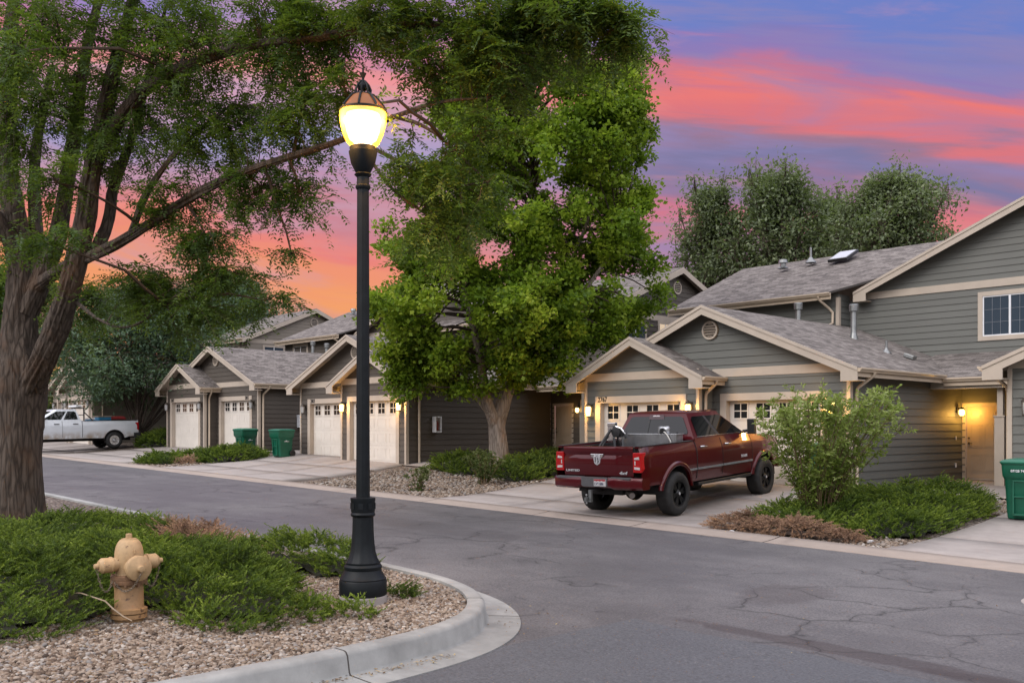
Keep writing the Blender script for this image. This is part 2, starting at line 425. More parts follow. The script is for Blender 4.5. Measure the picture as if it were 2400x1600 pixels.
def gravel_mat():
    M = Mat('river_gravel'); p = M.pos()
    q = M.n('ShaderNodeTexVoronoi'); q.inputs['Scale'].default_value = 17; q.inputs['Randomness'].default_value = 1; M.l(p, q.inputs['Vector'])
    sepc = M.n('ShaderNodeSeparateColor'); M.l(q.outputs['Color'], sepc.inputs[0])
    col = M.ramp(sepc.outputs[0], [(0, (.08, .052, .04)), (.3, (.20, .145, .11)), (.6, (.28, .22, .175)), (.85, (.36, .31, .26)), (1, (.19, .18, .175))])
    big = M.noise(p, .7, 4)
    col = M.mix(M.map(big, .45, .75, 0, .5), col, (.16, .105, .07))
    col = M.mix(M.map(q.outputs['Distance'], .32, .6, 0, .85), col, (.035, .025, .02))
    M.col(col); M.set(Roughness=.85)
    M.bump(M.math('SUBTRACT', 1.0, q.outputs['Distance']), .9, .04); return M.m
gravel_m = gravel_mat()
def tinted(name, stops, rough=.6, transl=.0, noise_amt=.35, nscale=1.2, spec=.3):
    """colour chosen by the 'tint' carried on the mesh plus a broad natural drift"""
    M = Mat(name); a = M.n('ShaderNodeAttribute'); a.attribute_name = 'tint'
    nz = M.noise(M.pos(), nscale, 3)
    f = M.math('ADD', a.outputs['Fac'], M.math('MULTIPLY', M.math('SUBTRACT', nz, .5), noise_amt))
    col = M.ramp(f, stops); M.col(col); M.set(Roughness=rough); M.b.inputs['Specular IOR Level'].default_value = spec
    if transl:
        tr = M.n('ShaderNodeBsdfTranslucent'); M.l(M.mix(.5, col, (.22, .34, .02), 'MIX'), tr.inputs[0])
        mx_ = M.n('ShaderNodeMixShader'); mx_.inputs[0].default_value = transl
        M.l(M.b.outputs[0], mx_.inputs[1]); M.l(tr.outputs[0], mx_.inputs[2]); M.l(mx_.outputs[0], M.out.inputs[0])
    return M.m
stone_m = tinted('river_stone', [(0, (.045, .032, .024)), (.25, (.145, .104, .074)), (.5, (.235, .182, .137)), (.74, (.31, .255, .205)), (.88, (.20, .188, .18)), (1, (.42, .385, .34))], .75, nscale=.6, noise_amt=.15)
locust_leaf = tinted('locust_leaf', [(0, (.018, .040, .012)), (.4, (.046, .092, .020)), (.75, (.090, .155, .028)), (1, (.15, .21, .036))], .5, .45, .35, .8, .4)
maple_leaf = tinted('maple_leaf', [(0, (.050, .100, .016)), (.35, (.14, .24, .024)), (.7, (.28, .39, .036)), (1, (.44, .52, .06))], .5, .52, .40, .55)
grey_leaf = tinted('grey_green_leaf', [(0, (.08, .102, .062)), (.5, (.16, .20, .115)), (1, (.26, .30, .17))], .6, .35, .3, .5)
blue_leaf = tinted('blue_green_leaf', [(0, (.036, .072, .046)), (.5, (.088, .145, .095)), (1, (.17, .245, .155))], .6, .30, .3, .6)
juniper_m = tinted('juniper_needles', [(0, (.012, .026, .007)), (.35, (.056, .098, .015)), (.7, (.145, .21, .026)), (1, (.28, .36, .055))], .6, .28, .45, 2.2)
dead_m = tinted('dead_needles', [(0, (.12, .075, .050)), (.45, (.30, .19, .125)), (.8, (.44, .28, .17)), (1, (.52, .27, .10))], .8, 0, .35, 2)
willow_leaf = tinted('shrub_leaf', [(0, (.10, .15, .025)), (.5, (.225, .30, .06)), (1, (.42, .50, .19))], .5, .4, .35, 1.6)
small_leaf = tinted('small_shrub_leaf', [(0, (.040, .070, .020)), (.5, (.085, .115, .035)), (1, (.16, .18, .07))], .6, .25, .3, 2)
def bark_mat(name, a, b, c):
    M = Mat(name); v = M.coord(scale=(1, 1, .17)); n1 = M.noise(v, 16, 6, .65, .6); n2 = M.noise(M.coord(), 2.2, 4)
    vr = M.vor(M.coord(scale=(1, 1, .16)), 13, 'DISTANCE_TO_EDGE')
    n3 = M.noise(M.coord(scale=(1, 1, .10)), 30, 4, .6, .3)
    n4 = M.noise(M.coord(scale=(1, 1, .45)), 11, 5, .7, 1.2)
    f = M.math('ADD', M.math('MULTIPLY', n1, .48), M.math('ADD', M.math('MULTIPLY', M.map(vr, 0, .20), .26), M.math('ADD', M.math('MULTIPLY', n3, .18), M.math('MULTIPLY', n4, .24))))
    col = M.ramp(f, [(.2, a), (.5, b), (.8, c)])
    col = M.mix(M.map(n2, .5, .7, 0, .55, True), col, (c[0]*.9, c[1]*.62, c[2]*.40))
    M.col(col); M.set(Roughness=.9); M.bump(f, 1.0, .035); return M.m
bark = bark_mat('locust_bark', (.006, .004, .003), (.042, .030, .022), (.100, .076, .059))
bark_maple = bark_mat('maple_bark', (.07, .055, .04), (.20, .165, .135), (.34, .29, .25))
twig_m = plain('twig', (.06, .042, .03), .85, var=.3)

# ================================================================== ground
def street(X): return -.15-.0185*(np.clip(X, -90, 40)+10.2)
def hgt(X, Y):
    r = np.clip((np.asarray(Y, float)-14.0)/6.9, 0, 1)**2.0
    return street(np.asarray(X, float))+.40*r
def isl(X, Y=0): return street(X)+.2
STAINS = [((-6.0, 10.05, .55, .85, .1), .38, (.048, .036, .036)), ((-4.0, 7.98, 2.2, .20, .02), .5, (.030, .017, .016)),
          ((-2.0, 7.9, 1.8, .22, 0), .5, (.030, .019, .018)), ((-14, 11.0, 3.5, .6, 0), .35, (.045, .041, .044)),
          ((-6.4, 7.6, .35, .9, .5), .12, (.035, .03, .029))]
asphalt = asphalt_mat('asphalt'); asphalt_new = asphalt_mat('asphalt_smooth', True)
def sheet(name, poly, zf, mat, step=1.0, kind='structure'):
    """flat polygon cut into a grid so that it follows the ground"""
    bm = bmesh.new(); vs_ = [bm.verts.new((x, y, 0)) for x, y in poly]; bm.faces.new(vs_)
    xs = [p[0] for p in poly]; ys = [p[1] for p in poly]
    for ax, lo, hi in ((0, min(xs), max(xs)), (1, min(ys), max(ys))):
        k = math.floor(lo/step)+1
        while k*step < hi:
            c = [0, 0, 0]; c[ax] = k*step; nn = [0, 0, 0]; nn[ax] = 1
            bmesh.ops.bisect_plane(bm, geom=bm.verts[:]+bm.edges[:]+bm.faces[:], plane_co=c, plane_no=nn, dist=1e-5); k += 1
    for v in bm.verts: v.co.z = float(zf(v.co.x, v.co.y))
    bmesh.ops.recalc_face_normals(bm, faces=bm.faces)
    me = bpy.data.meshes.new(name); bm.to_mesh(me); bm.free()
    if me.polygons and me.polygons[0].normal.z < 0: me.flip_normals()
    me.materials.append(mat); o = bpy.data.objects.new(name, me); COL.objects.link(o)
    if kind: o['kind'] = kind
    return o
def gz(X, Y): return np.where(np.asarray(Y) < 14.25, street(X)-.12, hgt(X, Y)-.025)
xs = np.concatenate([[-600, -200], np.arange(-90, 31, 2.0), [60, 300]]); ys = np.concatenate([[-300, -60], np.arange(-20, 14, 4.0), [14.2, 14.3], np.arange(15, 40, .8), [60, 200, 700]])
GX, GY = np.meshgrid(xs, ys); nxx = len(xs)
V = np.stack([GX.ravel(), GY.ravel(), gz(GX, GY).ravel()], 1)
F = [(j*nxx+i, j*nxx+i+1, (j+1)*nxx+i+1, (j+1)*nxx+i) for j in range(len(ys)-1) for i in range(nxx-1)]
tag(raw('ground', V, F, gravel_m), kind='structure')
# the street and the side street the camera stands in
sheet('road', [(-120, -60), (-120, 14.02), (60, 14.02), (60, -60)], lambda x, y: street(x), asphalt, 4.0)
edge = [(-6.25, 7.62), (-5.5, 7.55), (-4.6, 7.66), (-3.4, 7.58), (-2, 7.64), (0, 7.58), (20, 7.6)]
sheet('side_street', [(-6.15, -40), (20, -40)]+edge[::-1], lambda x, y: street(x)+.004, asphalt_new, 2.0)
M_ = MB(); M_.lathe([(.62, 0), (.60, .012), (.36, .014)], (-3.45, 12.0, float(street(-3.45))), 28)
M_.lathe([(.34, 0), (.33, .016)], (-3.45, 12.0, float(street(-3.45))), 24, mi=1)
tag(M_.build('manhole_cover', [concrete, steel_dark]), 'round iron manhole cover in a pale concrete collar on the road', 'manhole cover')
# far concrete pan along the kerb, in cast lengths
def strip_profile(path, prof, zf):
    """sweep (offset to the left of travel, height) along a plan path"""
    P = [Vector((x, y, 0)) for x, y in path]; V = []; F = []
    for i, p in enumerate(P):
        a = (P[min(i+1, len(P)-1)]-P[max(i-1, 0)]).normalized(); nrm = Vector((-a.y, a.x, 0))
        for o_, h_ in prof:
            q = p+nrm*o_; V.append((q.x, q.y, float(zf(q.x, q.y))+h_))
    k = len(prof)
    for i in range(len(P)-1):
        for j in range(k-1): F.append((i*k+j, (i+1)*k+j, (i+1)*k+j+1, i*k+j+1))
    return V, F
cuts = [-58, -52, -46.5, -41.8, -37.6, -33.9, -29.6, -25.4, -21.5, -17.9, -14.2, -11.6, -8.75, -4.7, -1.5, 3, 8, 14]
V = []; F = []
for a, b in zip(cuts[:-1], cuts[1:]):
    v, f = strip_profile([(a+.012, 14.0), ((a+b)/2, 14.0), (b-.012, 14.0)], [(-.02, -.05), (-.02, .006), (.10, .012), (.34, .035), (.52, .06), (.52, -.05)], lambda x, y: street(x))
    f = [tuple(i+len(V) for i in q) for q in f]; V += v; F += f
o = raw('kerb', V, [q[::-1] for q in F], concrete_pan); o['kind'] = 'structure'
# island: kerb and gutter round the corner bed
inner = [(-6.42, -30), (-6.42, -10), (-6.44, 0), (-6.45, 1.5), (-6.45, 2.6), (-6.45, 3.5), (-6.47, 4.2), (-6.52, 4.75), (-6.60, 5.2), (-6.74, 5.58), (-6.96, 5.94), (-7.28, 6.27), (-7.65, 6.53), (-8.07, 6.72), (-8.58, 6.85), (-9.1, 6.90), (-11, 6.95), (-15, 7.0), (-25, 7.1), (-70, 7.3)]
def refine(path, it=2):
    for _ in range(it):
        q = [path[0]]
        for a, b in zip(path[:-1], path[1:]):
            q += [(a[0]*.75+b[0]*.25, a[1]*.75+b[1]*.25), (a[0]*.25+b[0]*.75, a[1]*.25+b[1]*.75)]
        path = q+[path[-1]]
    return path
inner_s = refine(inner)
kp = [(.0, -.10), (-.0, .192), (-.012, .2), (-.125, .2), (-.155, .192), (-.175, .165), (-.20, .04), (-.215, .022), (-.53, .012), (-.535, -.06)]
Vi, Fi = strip_profile(inner_s, kp, lambda x, y: street(x))
o = raw('island_kerb', Vi, Fi, concrete_curb, smooth=True); o['kind'] = 'structure'; o.data.set_sharp_from_angle(angle=R(50))
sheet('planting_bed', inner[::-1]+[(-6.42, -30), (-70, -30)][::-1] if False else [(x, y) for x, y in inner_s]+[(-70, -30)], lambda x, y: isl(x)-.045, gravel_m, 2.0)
# thin dark joints cut across the kerb
def kerb_joint(i0, w=.007):
    a, b = Vector((*inner_s[i0], 0)), Vector((*inner_s[i0+1], 0)); d = (b-a).normalized(); m_ = (a+b)/2
    v, f = strip_profile([tuple((m_-d*w)[:2]), tuple((m_+d*w)[:2])], [(q, h_+.002) for q, h_ in kp[1:-1]], lambda x, y: street(x))
    o = raw('kerb_joint', v, f, joint_m); o['kind'] = 'structure'
joint_m = plain('joint_dark', (.05, .045, .04), .95)
for yy in (4.05, 1.8, 6.3):
    kerb_joint(min(range(len(inner_s)-1), key=lambda i: abs(inner_s[i][1]-yy)+(50 if inner_s[i][0] < -8 else 0)))
# driveways in slabs with open joints
def drive(poly_l, poly_r, y0, y1, nx, rows, mat=concrete):
    mb = MB()
    yl = [y0]+rows+[y1]
    def xl(y): t = (y-14.5)/6.4; return poly_l[0]+(poly_l[1]-poly_l[0])*t
    def xr(y): t = (y-14.5)/6.4; return poly_r[0]+(poly_r[1]-poly_r[0])*t
    for a, b in zip(yl[:-1], yl[1:]):
        for i in range(nx):
            ya, yb = a+.008, b-.008
            n = max(2, int((yb-ya)/.5))
            for k in range(n):
                y_a = ya+(yb-ya)*k/n; y_b = ya+(yb-ya)*(k+1)/n
                m = 4
                for q in range(m):
                    def X(y, u): return xl(y)+(xr(y)-xl(y))*u
                    g = .008
                    def pt(y, qq):
                        x = X(y, i/nx)+g+(X(y, (i+1)/nx)-X(y, i/nx)-2*g)*qq/m
                        return (x, y, float(hgt(x, y))+.018+(.045 if y < 14.53 else 0)*0+.03*max(0, 1-(y-14.5)/1.2))
                    mb.face([pt(y_a, q), pt(y_a, q+1), pt(y_b, q+1), pt(y_b, q)])
            # slab edges
    o = mb.build('driveway', mat, smooth=30); o['kind'] = 'structure'
    so_ = o.modifiers.new('thick', 'SOLIDIFY'); so_.thickness = .09; so_.offset = -1
    return o
drive((-18.1, -19.3), (-10.35, -10.75), 14.52, 21.6, 3, [16.4, 18.9])
drive((-6.95, -7.0), (1.5, 1.5), 14.52, 22.4, 4, [16.6, 19.2])
drive((-33.9, -35.6), (-25.4, -26.9), 14.52, 20.75, 3, [16.5, 18.6])
drive((-46.6, -46.6), (-37.8, -38.1), 14.52, 20.6, 3, [16.5, 18.6])
drive((-58.5, -58.5), (-47.4, -50), 14.52, 19.6, 3, [16.5])
sheet('walkway', [(-10.74, 21.62), (-10.74, 22.2), (-11.05, 22.2), (-11.05, 27.9), (-7.85, 27.9), (-7.85, 22.42), (-7.05, 22.4), (-8.4, 21.3)], lambda x, y: hgt(x, y)+.012, concrete, .8)
sheet('walkway', [(-26.85, 20.0), (-26.6, 20.9), (-26.55, 27.1), (-24.6, 27.1), (-24.9, 21.2), (-24.4, 20.6), (-24.5, 19.9)], lambda x, y: hgt(x, y)+.012, concrete, .8)
sheet('walkway', [(-37.6, 20.65), (-37.6, 26), (-34.55, 26), (-34.55, 20.8), (-35.6, 20.78)], lambda x, y: hgt(x, y)+.012, concrete, .8)

# ================================================================== houses
def lap(mb, P, zb, zt, bounds, openings=(), e=.195):
    zs = {round(zb, 4), round(zt, 4)}
    k = 0
    while zb+k*e < zt: zs.add(round(zb+k*e, 4)); k += 1
    for u0, u1, a, b in openings:
        for z in (a, b):
            if zb < z < zt: zs.add(round(z, 4))
    zs = sorted(zs)
    for za, zb_ in zip(zs[:-1], zs[1:]):
        if zb_-za < 1e-3: continue
        c0 = zb+math.floor((za-zb)/e+1e-4)*e
        ou = lambda z: .016-.021*((z-c0)/e)
        a0, a1 = bounds(za); b0, b1 = bounds(zb_)
        segs = [(a0, a1, b0, b1)]
        for u0, u1, oa, ob in openings:
            if oa <= za+1e-3 and ob >= zb_-1e-3:
                new = []
                for (s0, s1, t0, t1) in segs:
                    if u1 <= min(s0, t0) or u0 >= max(s1, t1): new.append((s0, s1, t0, t1)); continue
                    if u0 > min(s0, t0): new.append((s0, u0, t0, u0))
                    if u1 < max(s1, t1): new.append((u1, s1, u1, t1))
                segs = new
        lip = abs(za-c0) < 1e-3
        for (s0, s1, t0, t1) in segs:
            if s1-s0 < 1e-3 and t1-t0 < 1e-3: continue
            pts = [P(s0, za, ou(za)), P(s1, za, ou(za)), P(t1, zb_, ou(zb_)), P(t0, zb_, ou(zb_))]
            if s1-s0 < 1e-3: pts = [pts[0], pts[2], pts[3]]
            if t1-t0 < 1e-3: pts = pts[:3]
            mb.face(pts)
            if lip and s1-s0 > 1e-3: mb.face([P(s0, za, -.006), P(s1, za, -.006), P(s1, za, ou(za)), P(s0, za, ou(za))])
def roof_slab(mb, e0, e1, r1, r0, th=.07, mi_under=1):
    """eave-left, eave-right, ridge-right, ridge-left (top face); shingle uv in metres; underside and rim in trim"""
    e0, e1, r1, r0 = map(Vector, (e0, e1, r1, r0))
    du = (e1-e0).normalized(); nn = (e1-e0).cross(r0-e0).normalized(); dv = nn.cross(du)
    uv = [((q-e0).dot(du)+e0.x*.37, (q-e0).dot(dv)) for q in (e0, e1, r1, r0)]
    mb.face([e0, e1, r1, r0], 0, uv)
    d = Vector((0, 0, -th)); q = [e0+d, e1+d, r1+d, r0+d]
    mb.face(q[::-1], mi_under)
    t = [e0, e1, r1, r0]
    for i in range(4):
        a, b = i, (i+1) % 4
        mb.face([q[a], q[b], t[b], t[a]], 2)
dark_edge = plain('roof_edge', (.05, .045, .042), .9)
def gable_rake(mb, cx, zapex, x0, x1, zend, y, h=.23, t=.035, side=0):
    """barge boards on a gable whose top edge runs apex->(x0,zend),(x1,zend); with boxed ends"""
    for s, xe in ((-1, x0), (1, x1)):
        if side and s != side: continue
        run = abs(xe-cx); sl = (zapex-zend)/run
        zt = lambda d: zapex-sl*d
        a = [(cx, zapex-.02), (cx, zapex-.02-h), (cx+s*(run-.42), zt(run-.42)-h-.02), (cx+s*(run-.42), zt(run)-h-.08), (cx+s*run, zt(run)-h-.08), (cx+s*run, zt(run)-.02)]
        mb.prism(a, 'y', y-t, y)
        b = [(cx, zapex+.004), (cx, zapex-.075), (cx+s*run, zt(run)-.075), (cx+s*run, zt(run)+.004)]
        mb.prism(b, 'y', y-t-.022, y-t)
        mb.box(cx+s*(run-.42), cx+s*(run-.002), y+.002, y+.36, zt(run)-h-.075, zt(run)-h-.05)
def gable_vent(mb, cx, cz, y, r=.25):
    mb.lathe([(r-.05, 0), (r-.05, -.05), (r, -.05), (r, .02)], (cx, y, cz), 28, 'y', cap=False)
    mb.lathe([(.0005, 0.0), (r-.04, 0.0)], (cx, y-.005, cz), 28, 'y', cap=False, mi=1)
    for k in range(6):
        z = cz-r*.72+k*r*.29; w = math.sqrt(max(.0001, (r-.055)**2-(z-cz)**2))
        mb.obox((cx, y-.03, z), (w, 0, 0), (0, .02, -.018), (0, .006, .006))
def gutter(mb, p0, p1, out):
    """K-style gutter below an eave from p0 to p1; out = outward unit vector; with fascia behind"""
    p0, p1, out = Vector(p0), Vector(p1), Vector(out); d = (p1-p0).normalized()
    prof = [(.0, -.012), (.0, -.105), (.06, -.105), (.072, -.07), (.105, -.045), (.105, -.008), (.095, -.004), (.085, -.018), (.012, -.02)]
    V = [[q+out*a+Vector((0, 0, b)) for a, b in prof] for q in (p0, p1)]
    n = len(prof)
    fl = d.cross(Vector((0, 0, 1))).dot(out) < 0
    for i in range(n):
        q = [V[0][i], V[0][(i+1) % n], V[1][(i+1) % n], V[1][i]]
        mb.face(q[::-1] if fl else q)
    mb.face(V[0] if fl else V[0][::-1]); mb.face(V[1][::-1] if fl else V[1])
    c = (p0+p1)/2-out*.016+Vector((0, 0, -.115)); mb.obox(c, (p1-p0)/2, out*.014, (0, 0, .10))
def downspout(mb, pts, r=.042):
    mb.tube(pts, r, 8)
def wall_lamp(parent, m, x, y, z, lit, power=42):
    mb = MB(m)
    mb.box(x-.055, x+.055, y-.03, y-.002, z-.02, z+.20); mb.tube([(x, y-.03, z+.10), (x, y-.07, z+.20), (x, y-.13, z+.21)], .014, 6)
    mb.lathe([(.105, z+.14), (.085, z+.17), (.03, z+.23), (.012, z+.25)], (x, y-.14, 0), 14)
    mb.lathe([(.075, z-.165), (.08, z-.145), (.02, z-.14)], (x, y-.14, 0), 12)
    for k in range(6):
        a = k*math.pi/3; dx_, dy_ = math.cos(a)*.084, math.sin(a)*.084
        mb.tube([(x+dx_*.85, y-.14+dy_*.85, z-.15), (x+dx_*1.08, y-.14+dy_*1.08, z+.145)], .006, 4)
    o = mb.build('wall_lamp', bronze, parent, smooth=40)
    g = MB(m); g.lathe([(.058, z-.13), (.072, z-.02), (.078, z+.12), (.05, z+.138)], (x, y-.14, 0), 14)
    g.build('lamp_glass', bulb_m if lit else clear_m, o, smooth=50)
    if lit: point('lamp_light', (x*m, y-.27, z-.02), power, (1, .52, .11), o, .05)
    return o
def garage_door(parent, m, x0, x1, z1, y, style=0):
    rec = .16; yy = y+rec
    d = MB(m); w = x1-x0; nc = 4; nr = 4; rh = z1/nr
    d.box(x0, x1, yy, yy+.05, -.3, z1)
    for r_ in range(nr):
        za, zb = r_*rh+.004, (r_+1)*rh-.004
        d.box(x0+.004, x1-.004, yy-.012, yy-.001, za, zb)
        for c in range(nc):
            cx0, cx1 = x0+w*c/nc+.09, x0+w*(c+1)/nc-.09
            if r_ < nr-1:
                zb0, zb1 = za+.09, zb-.09
                d.box(cx0, cx1, yy-.018, yy-.0125, zb0, zb0+.02); d.box(cx0, cx1, yy-.018, yy-.0125, zb1-.02, zb1)
                d.box(cx0, cx0+.02, yy-.018, yy-.0125, zb0+.02, zb1-.02); d.box(cx1-.02, cx1, yy-.018, yy-.0125, zb0+.02, zb1-.02)
                d.prism([(cx0+.05, zb0+.05), (cx1-.05, zb0+.05), (cx1-.05, zb1-.05), (cx0+.05, zb1-.05)], 'y', yy-.017, yy-.0125)
    o = d.build('garage_door', cream, parent)
    for c in range(nc):
        mid = x0+w*(c+.5)/nc; zc = (nr-.5)*rh; hw, hh = .20, .185
        g = MB(m)
        g.box(mid-hw, mid+hw, yy-.016, yy-.0125, zc-hh, zc+hh)
        for s in (-1, 1): g.box(mid+s*(hw+.018)-.018, mid+s*(hw+.018)+.018, yy-.03, yy-.0125, zc-hh-.036, zc+hh+.036, 1)
        for s in (-1, 1): g.box(mid-hw, mid+hw, yy-.03, yy-.0125, zc+s*(hh+.018)-.018, zc+s*(hh+.018)+.018, 1)
        g.box(mid-.012, mid+.012, yy-.026, yy-.0165, zc-hh, zc+hh, 1)
        for s in (-1, 1): g.box(mid+s*(hw+.012)/2-(hw-.012)/2, mid+s*(hw+.012)/2+(hw-.012)/2, yy-.026, yy-.0165, zc-.012, zc+.012, 1)
        g.build('window', [glass_dark, cream], o)
    # casing
    t = MB(m); cw = .19
    t.box(x0-cw, x0-.001, y-.03, y+.0, -.5, z1-.0005); t.box(x1+.001, x1+cw, y-.03, y, -.5, z1-.0005)
    t.box(x0-cw, x1+cw, y-.032, y, z1, z1+cw)
    t.box(x0-.03, x0, y+.001, yy+.04, -.4, z1); t.box(x1, x1+.03, y+.001, yy+.04, -.4, z1); t.box(x0-.03, x1+.03, y+.001, yy+.04, z1+.001, z1+.03)
    t.build('garage_casing', trim_m, parent)
    return o
def entry_door(parent, m, x0, x1, y, hinge=1, z1=2.03):
    d = MB(m); d.box(x0, x1, y+.03, y+.075, .01, z1)
    w = x1-x0
    for c in range(2):
        a = x0+.12+c*(w-.24)/2+(.03 if c else 0); b = a+(w-.24)/2-.03
        for z0_, z1_ in ((.18, .68), (.86, 1.52), (1.66, 1.88)):
            d.box(a, b, y+.022, y+.0295, z0_, z0_+.022); d.box(a, b, y+.022, y+.0295, z1_-.022, z1_); d.box(a, a+.022, y+.022, y+.0295, z0_+.022, z1_-.022); d.box(b-.022, b, y+.022, y+.0295, z0_+.022, z1_-.022)
            d.box(a+.05, b-.05, y+.022, y+.0295, z0_+.05, z1_-.05)
    o = d.build('entry_door', door_tan, parent, bevel=.003)
    hx = x0+.07 if hinge > 0 else x1-.07
    h = MB(m); h.lathe([(.03, .03), (.03, .018), (.012, -.02)], (hx, y, 1.0), 12, 'y'); h.tube([(hx, y-.02, 1.0), (hx+.1*hinge, y-.025, .995)], .011, 6)
    h.build('handle', bronze, o, smooth=40)
    h = MB(m); h.lathe([(.028, .03), (.026, .008)], (hx, y, 1.14), 12, 'y'); h.build('deadbolt', bronze, o, smooth=40)
    t = MB(m); t.box(x0-.10, x0-.002, y-.012, y+.02, -.02, z1); t.box(x1+.002, x1+.10, y-.012, y+.02, -.02, z1); t.box(x0-.10, x1+.10, y-.014, y+.02, z1+.002, z1+.11)
    t.box(x0-.01, x1+.01, y-.05, y+.02, -.03, .008)
    t.build('door_casing', trim_m, parent)
def window(parent, m, x0, x1, z0, z1, y, frame=trim_m, blinds=True, cw=.13, glass=None):
    t = MB(m); t.box(x0-cw, x0-.001, y-.03, y, z0-cw, z1+cw); t.box(x1+.001, x1+cw, y-.03, y, z0-cw, z1+cw)
    t.box(x0, x1, y-.03, y, z1+.001, z1+cw); t.box(x0, x1, y-.03, y, z0-cw, z0-.001)
    w = t.build('window', frame, parent)
    f = MB(m); mid = (x0+x1)/2; k = .035
    f.box(x0, x0+k, y-.012, y+.05, z0, z1); f.box(x1-k, x1, y-.012, y+.05, z0, z1); f.box(mid-k*.8, mid+k*.8, y-.016, y+.05, z0+k, z1-k)
    f.box(x0+k, x1-k, y-.012, y+.05, z0, z0+k); f.box(x0+k, x1-k, y-.012, y+.05, z1-k, z1)
    f.build('frame', white_plastic, w)
    g = MB(m); g.box(x0+k, x1-k, y+.012, y+.02, z0+k, z1-k); 
    n = int((mid-x0)/.16)
    g.build('pane', glass or glass_dark, w)
    q = MB(m)
    for a, b in ((x0+k, mid-k), (mid+k, x1-k)):
        for j in range(1, 3): q.box(a+(b-a)*j/3-.004, a+(b-a)*j/3+.004, y+.003, y+.0115, z0+k, z1-k)
        for j in range(1, 3): q.box(a, b, y+.004, y+.0112, z0+k+(z1-z0-2*k)*j/3-.004, z0+k+(z1-z0-2*k)*j/3+.004)
    q.build('grille', plain('grille_grey', (.22, .24, .27), .5), w)
A0, A1 = -2.0, 2.0; BX = 1.95; B1 = 5.9
AE, AP = 2.75, 3.92; BE, BP = 2.82, 4.66
warm_pane = emit('lit_pane', (.80, .62, .42), .45)
def house(name, label, X, Y, Z, m, siding, numbers, lit, right_entry=0, left_entry=0, wing=False, main_len=(-4.3, 8.0), detail=True):
    root = empty(name, (X, Y, Z), 0, label, 'house', 'townhouses along the street')
    wall = MB(m)
    front = lambda y: (lambda u, z, o: (u, y-o, z))
    right = lambda x: (lambda u, z, o: (x+o, u, z))
    left = lambda x: (lambda u, z, o: (x-o, -u, z))
    ops = 1.42; OH = 2.13
    asl = (AP-AE)/2.4; bsl = (BP-BE)/4.35
    # small gable bay
    lap(wall, front(0), -1.0, AP-.08, lambda z: (-min(2.0, max(.0, (AP-.07-z)/asl)), min(2.0, max(.0, (AP-.07-z)/asl))), [(-ops, ops, -1.0, OH)])
    lap(wall, right(2.0), -1.0, 2.75, lambda z: (0, .6))
    # big gable
    G0, G1 = 2.45, 5.15
    def bb(z):
        a = max(0., (BP-.07-z)/bsl); return (max(-2.0, BX-a), min(B1, BX+a))
    lap(wall, front(.6), -1.0, 2.7, lambda z: (2.0, B1), [(G0, G1, -1.0, OH)])
    lap(wall, front(.6), 2.69, BP-.08, bb)
    yr = 7.1 if right_entry else 9.0
    lap(wall, right(B1), -1.0, 2.9, lambda z: (.6, yr))
    lap(wall, left(-2.0), -1.0, 2.9, lambda z: (-(7.1 if left_entry else 9.0), 0))
    if right_entry:
        lap(wall, front(7.1), -1.0, 2.75, lambda z: (B1, B1+right_entry), [(6.0, 6.95, -1.0, 2.05)])
        entry_door(root, m, 6.02, 6.93, 7.1)
    if left_entry:
        lap(wall, front(7.1), -1.0, 2.75, lambda z: (-2.0-left_entry, -2.0), [(-3.15, -2.2, -1.0, 2.05), (-4.35, -3.75, .8, 2.1)])
        entry_door(root, m, -3.13, -2.22, 7.1, -1)
        window(root, m, -4.35, -3.75, .8, 2.1, 7.1)
    # two-storey block: long eave towards the street
    x0, x1 = main_len; EV, RG = 5.72, 7.78; yf, yrd = 7.8, 12.2; yb = 16.6
    if wing: x1 = 1.8
    lap(wall, front(yf), 2.2, 5.75, lambda z: (x0, x1))
    def gb(z):
        a = max(0., (RG-.07-z)/.4682); return (max(-yb, -yrd-a), min(-yf, -yrd+a)) 
    lap(wall, left(x0), -1, RG-.08, gb)
    if wing:
        wc, wh = 7.55, 5.75; wy = 8.5; WE, WP = 5.74, 8.05; wsl = (WP-WE)/(5.05+.35)
        lap(wall, right(1.8), 2.2, 5.7, lambda z: (7.8, 8.5))
        def wb(z):
            a = min(wh, max(0., (WP-.07-z)/wsl)); return (max(wc-wh, wc-a), wc+min(a, 5.4))
        W0, W1, H0, H1 = 5.95, 7.45, 4.10, 5.27
        lap(wall, front(wy), 2.2, WP-.08, wb, [(W0, W1, H0, H1)])
        lap(wall, right(wc+5.4), 2.2, 5.7, lambda z: (8.5, 16))
        window(root, m, W0, W1, H0, H1, wy, glass=glass_reflect)
    window(root, m, -3.3, -2.0, 4.55, 5.40, yf, glass=glass_reflect)
    def end_window(y0, y1, z0, z1, gm):
        t_ = MB(m); c = .12; xx = x0
        t_.box(xx-.03, xx, y0-c, y0, z0-c, z1+c); t_.box(xx-.03, xx, y1, y1+c, z0-c, z1+c); t_.box(xx-.03, xx, y0+.001, y1-.001, z1, z1+c); t_.box(xx-.03, xx, y0+.001, y1-.001, z0-c, z0)
        w_ = t_.build('window', trim_m, root)
        t_ = MB(m); t_.box(xx-.024, xx-.005, y0+.001, y1-.001, z0+.001, z1-.001); t_.build('pane', gm, w_)
        t_ = MB(m); t_.box(xx-.034, xx-.026, (y0+y1)/2-.025, (y0+y1)/2+.025, z0+.001, z1-.001); t_.build('frame', white_plastic, w_)
    tb_ = MB(m); tb_.box(x0-.026, x0, yf+.02, yb-.02, 5.50, 5.72); tb_.build('trim_board', trim_m, root)
    if m < 0:
        end_window(8.9, 10.1, 4.45, 5.30, glass_reflect); end_window(11.05, 11.75, 5.10, 5.38, warm_pane)
    wall.build('wall', siding, root)
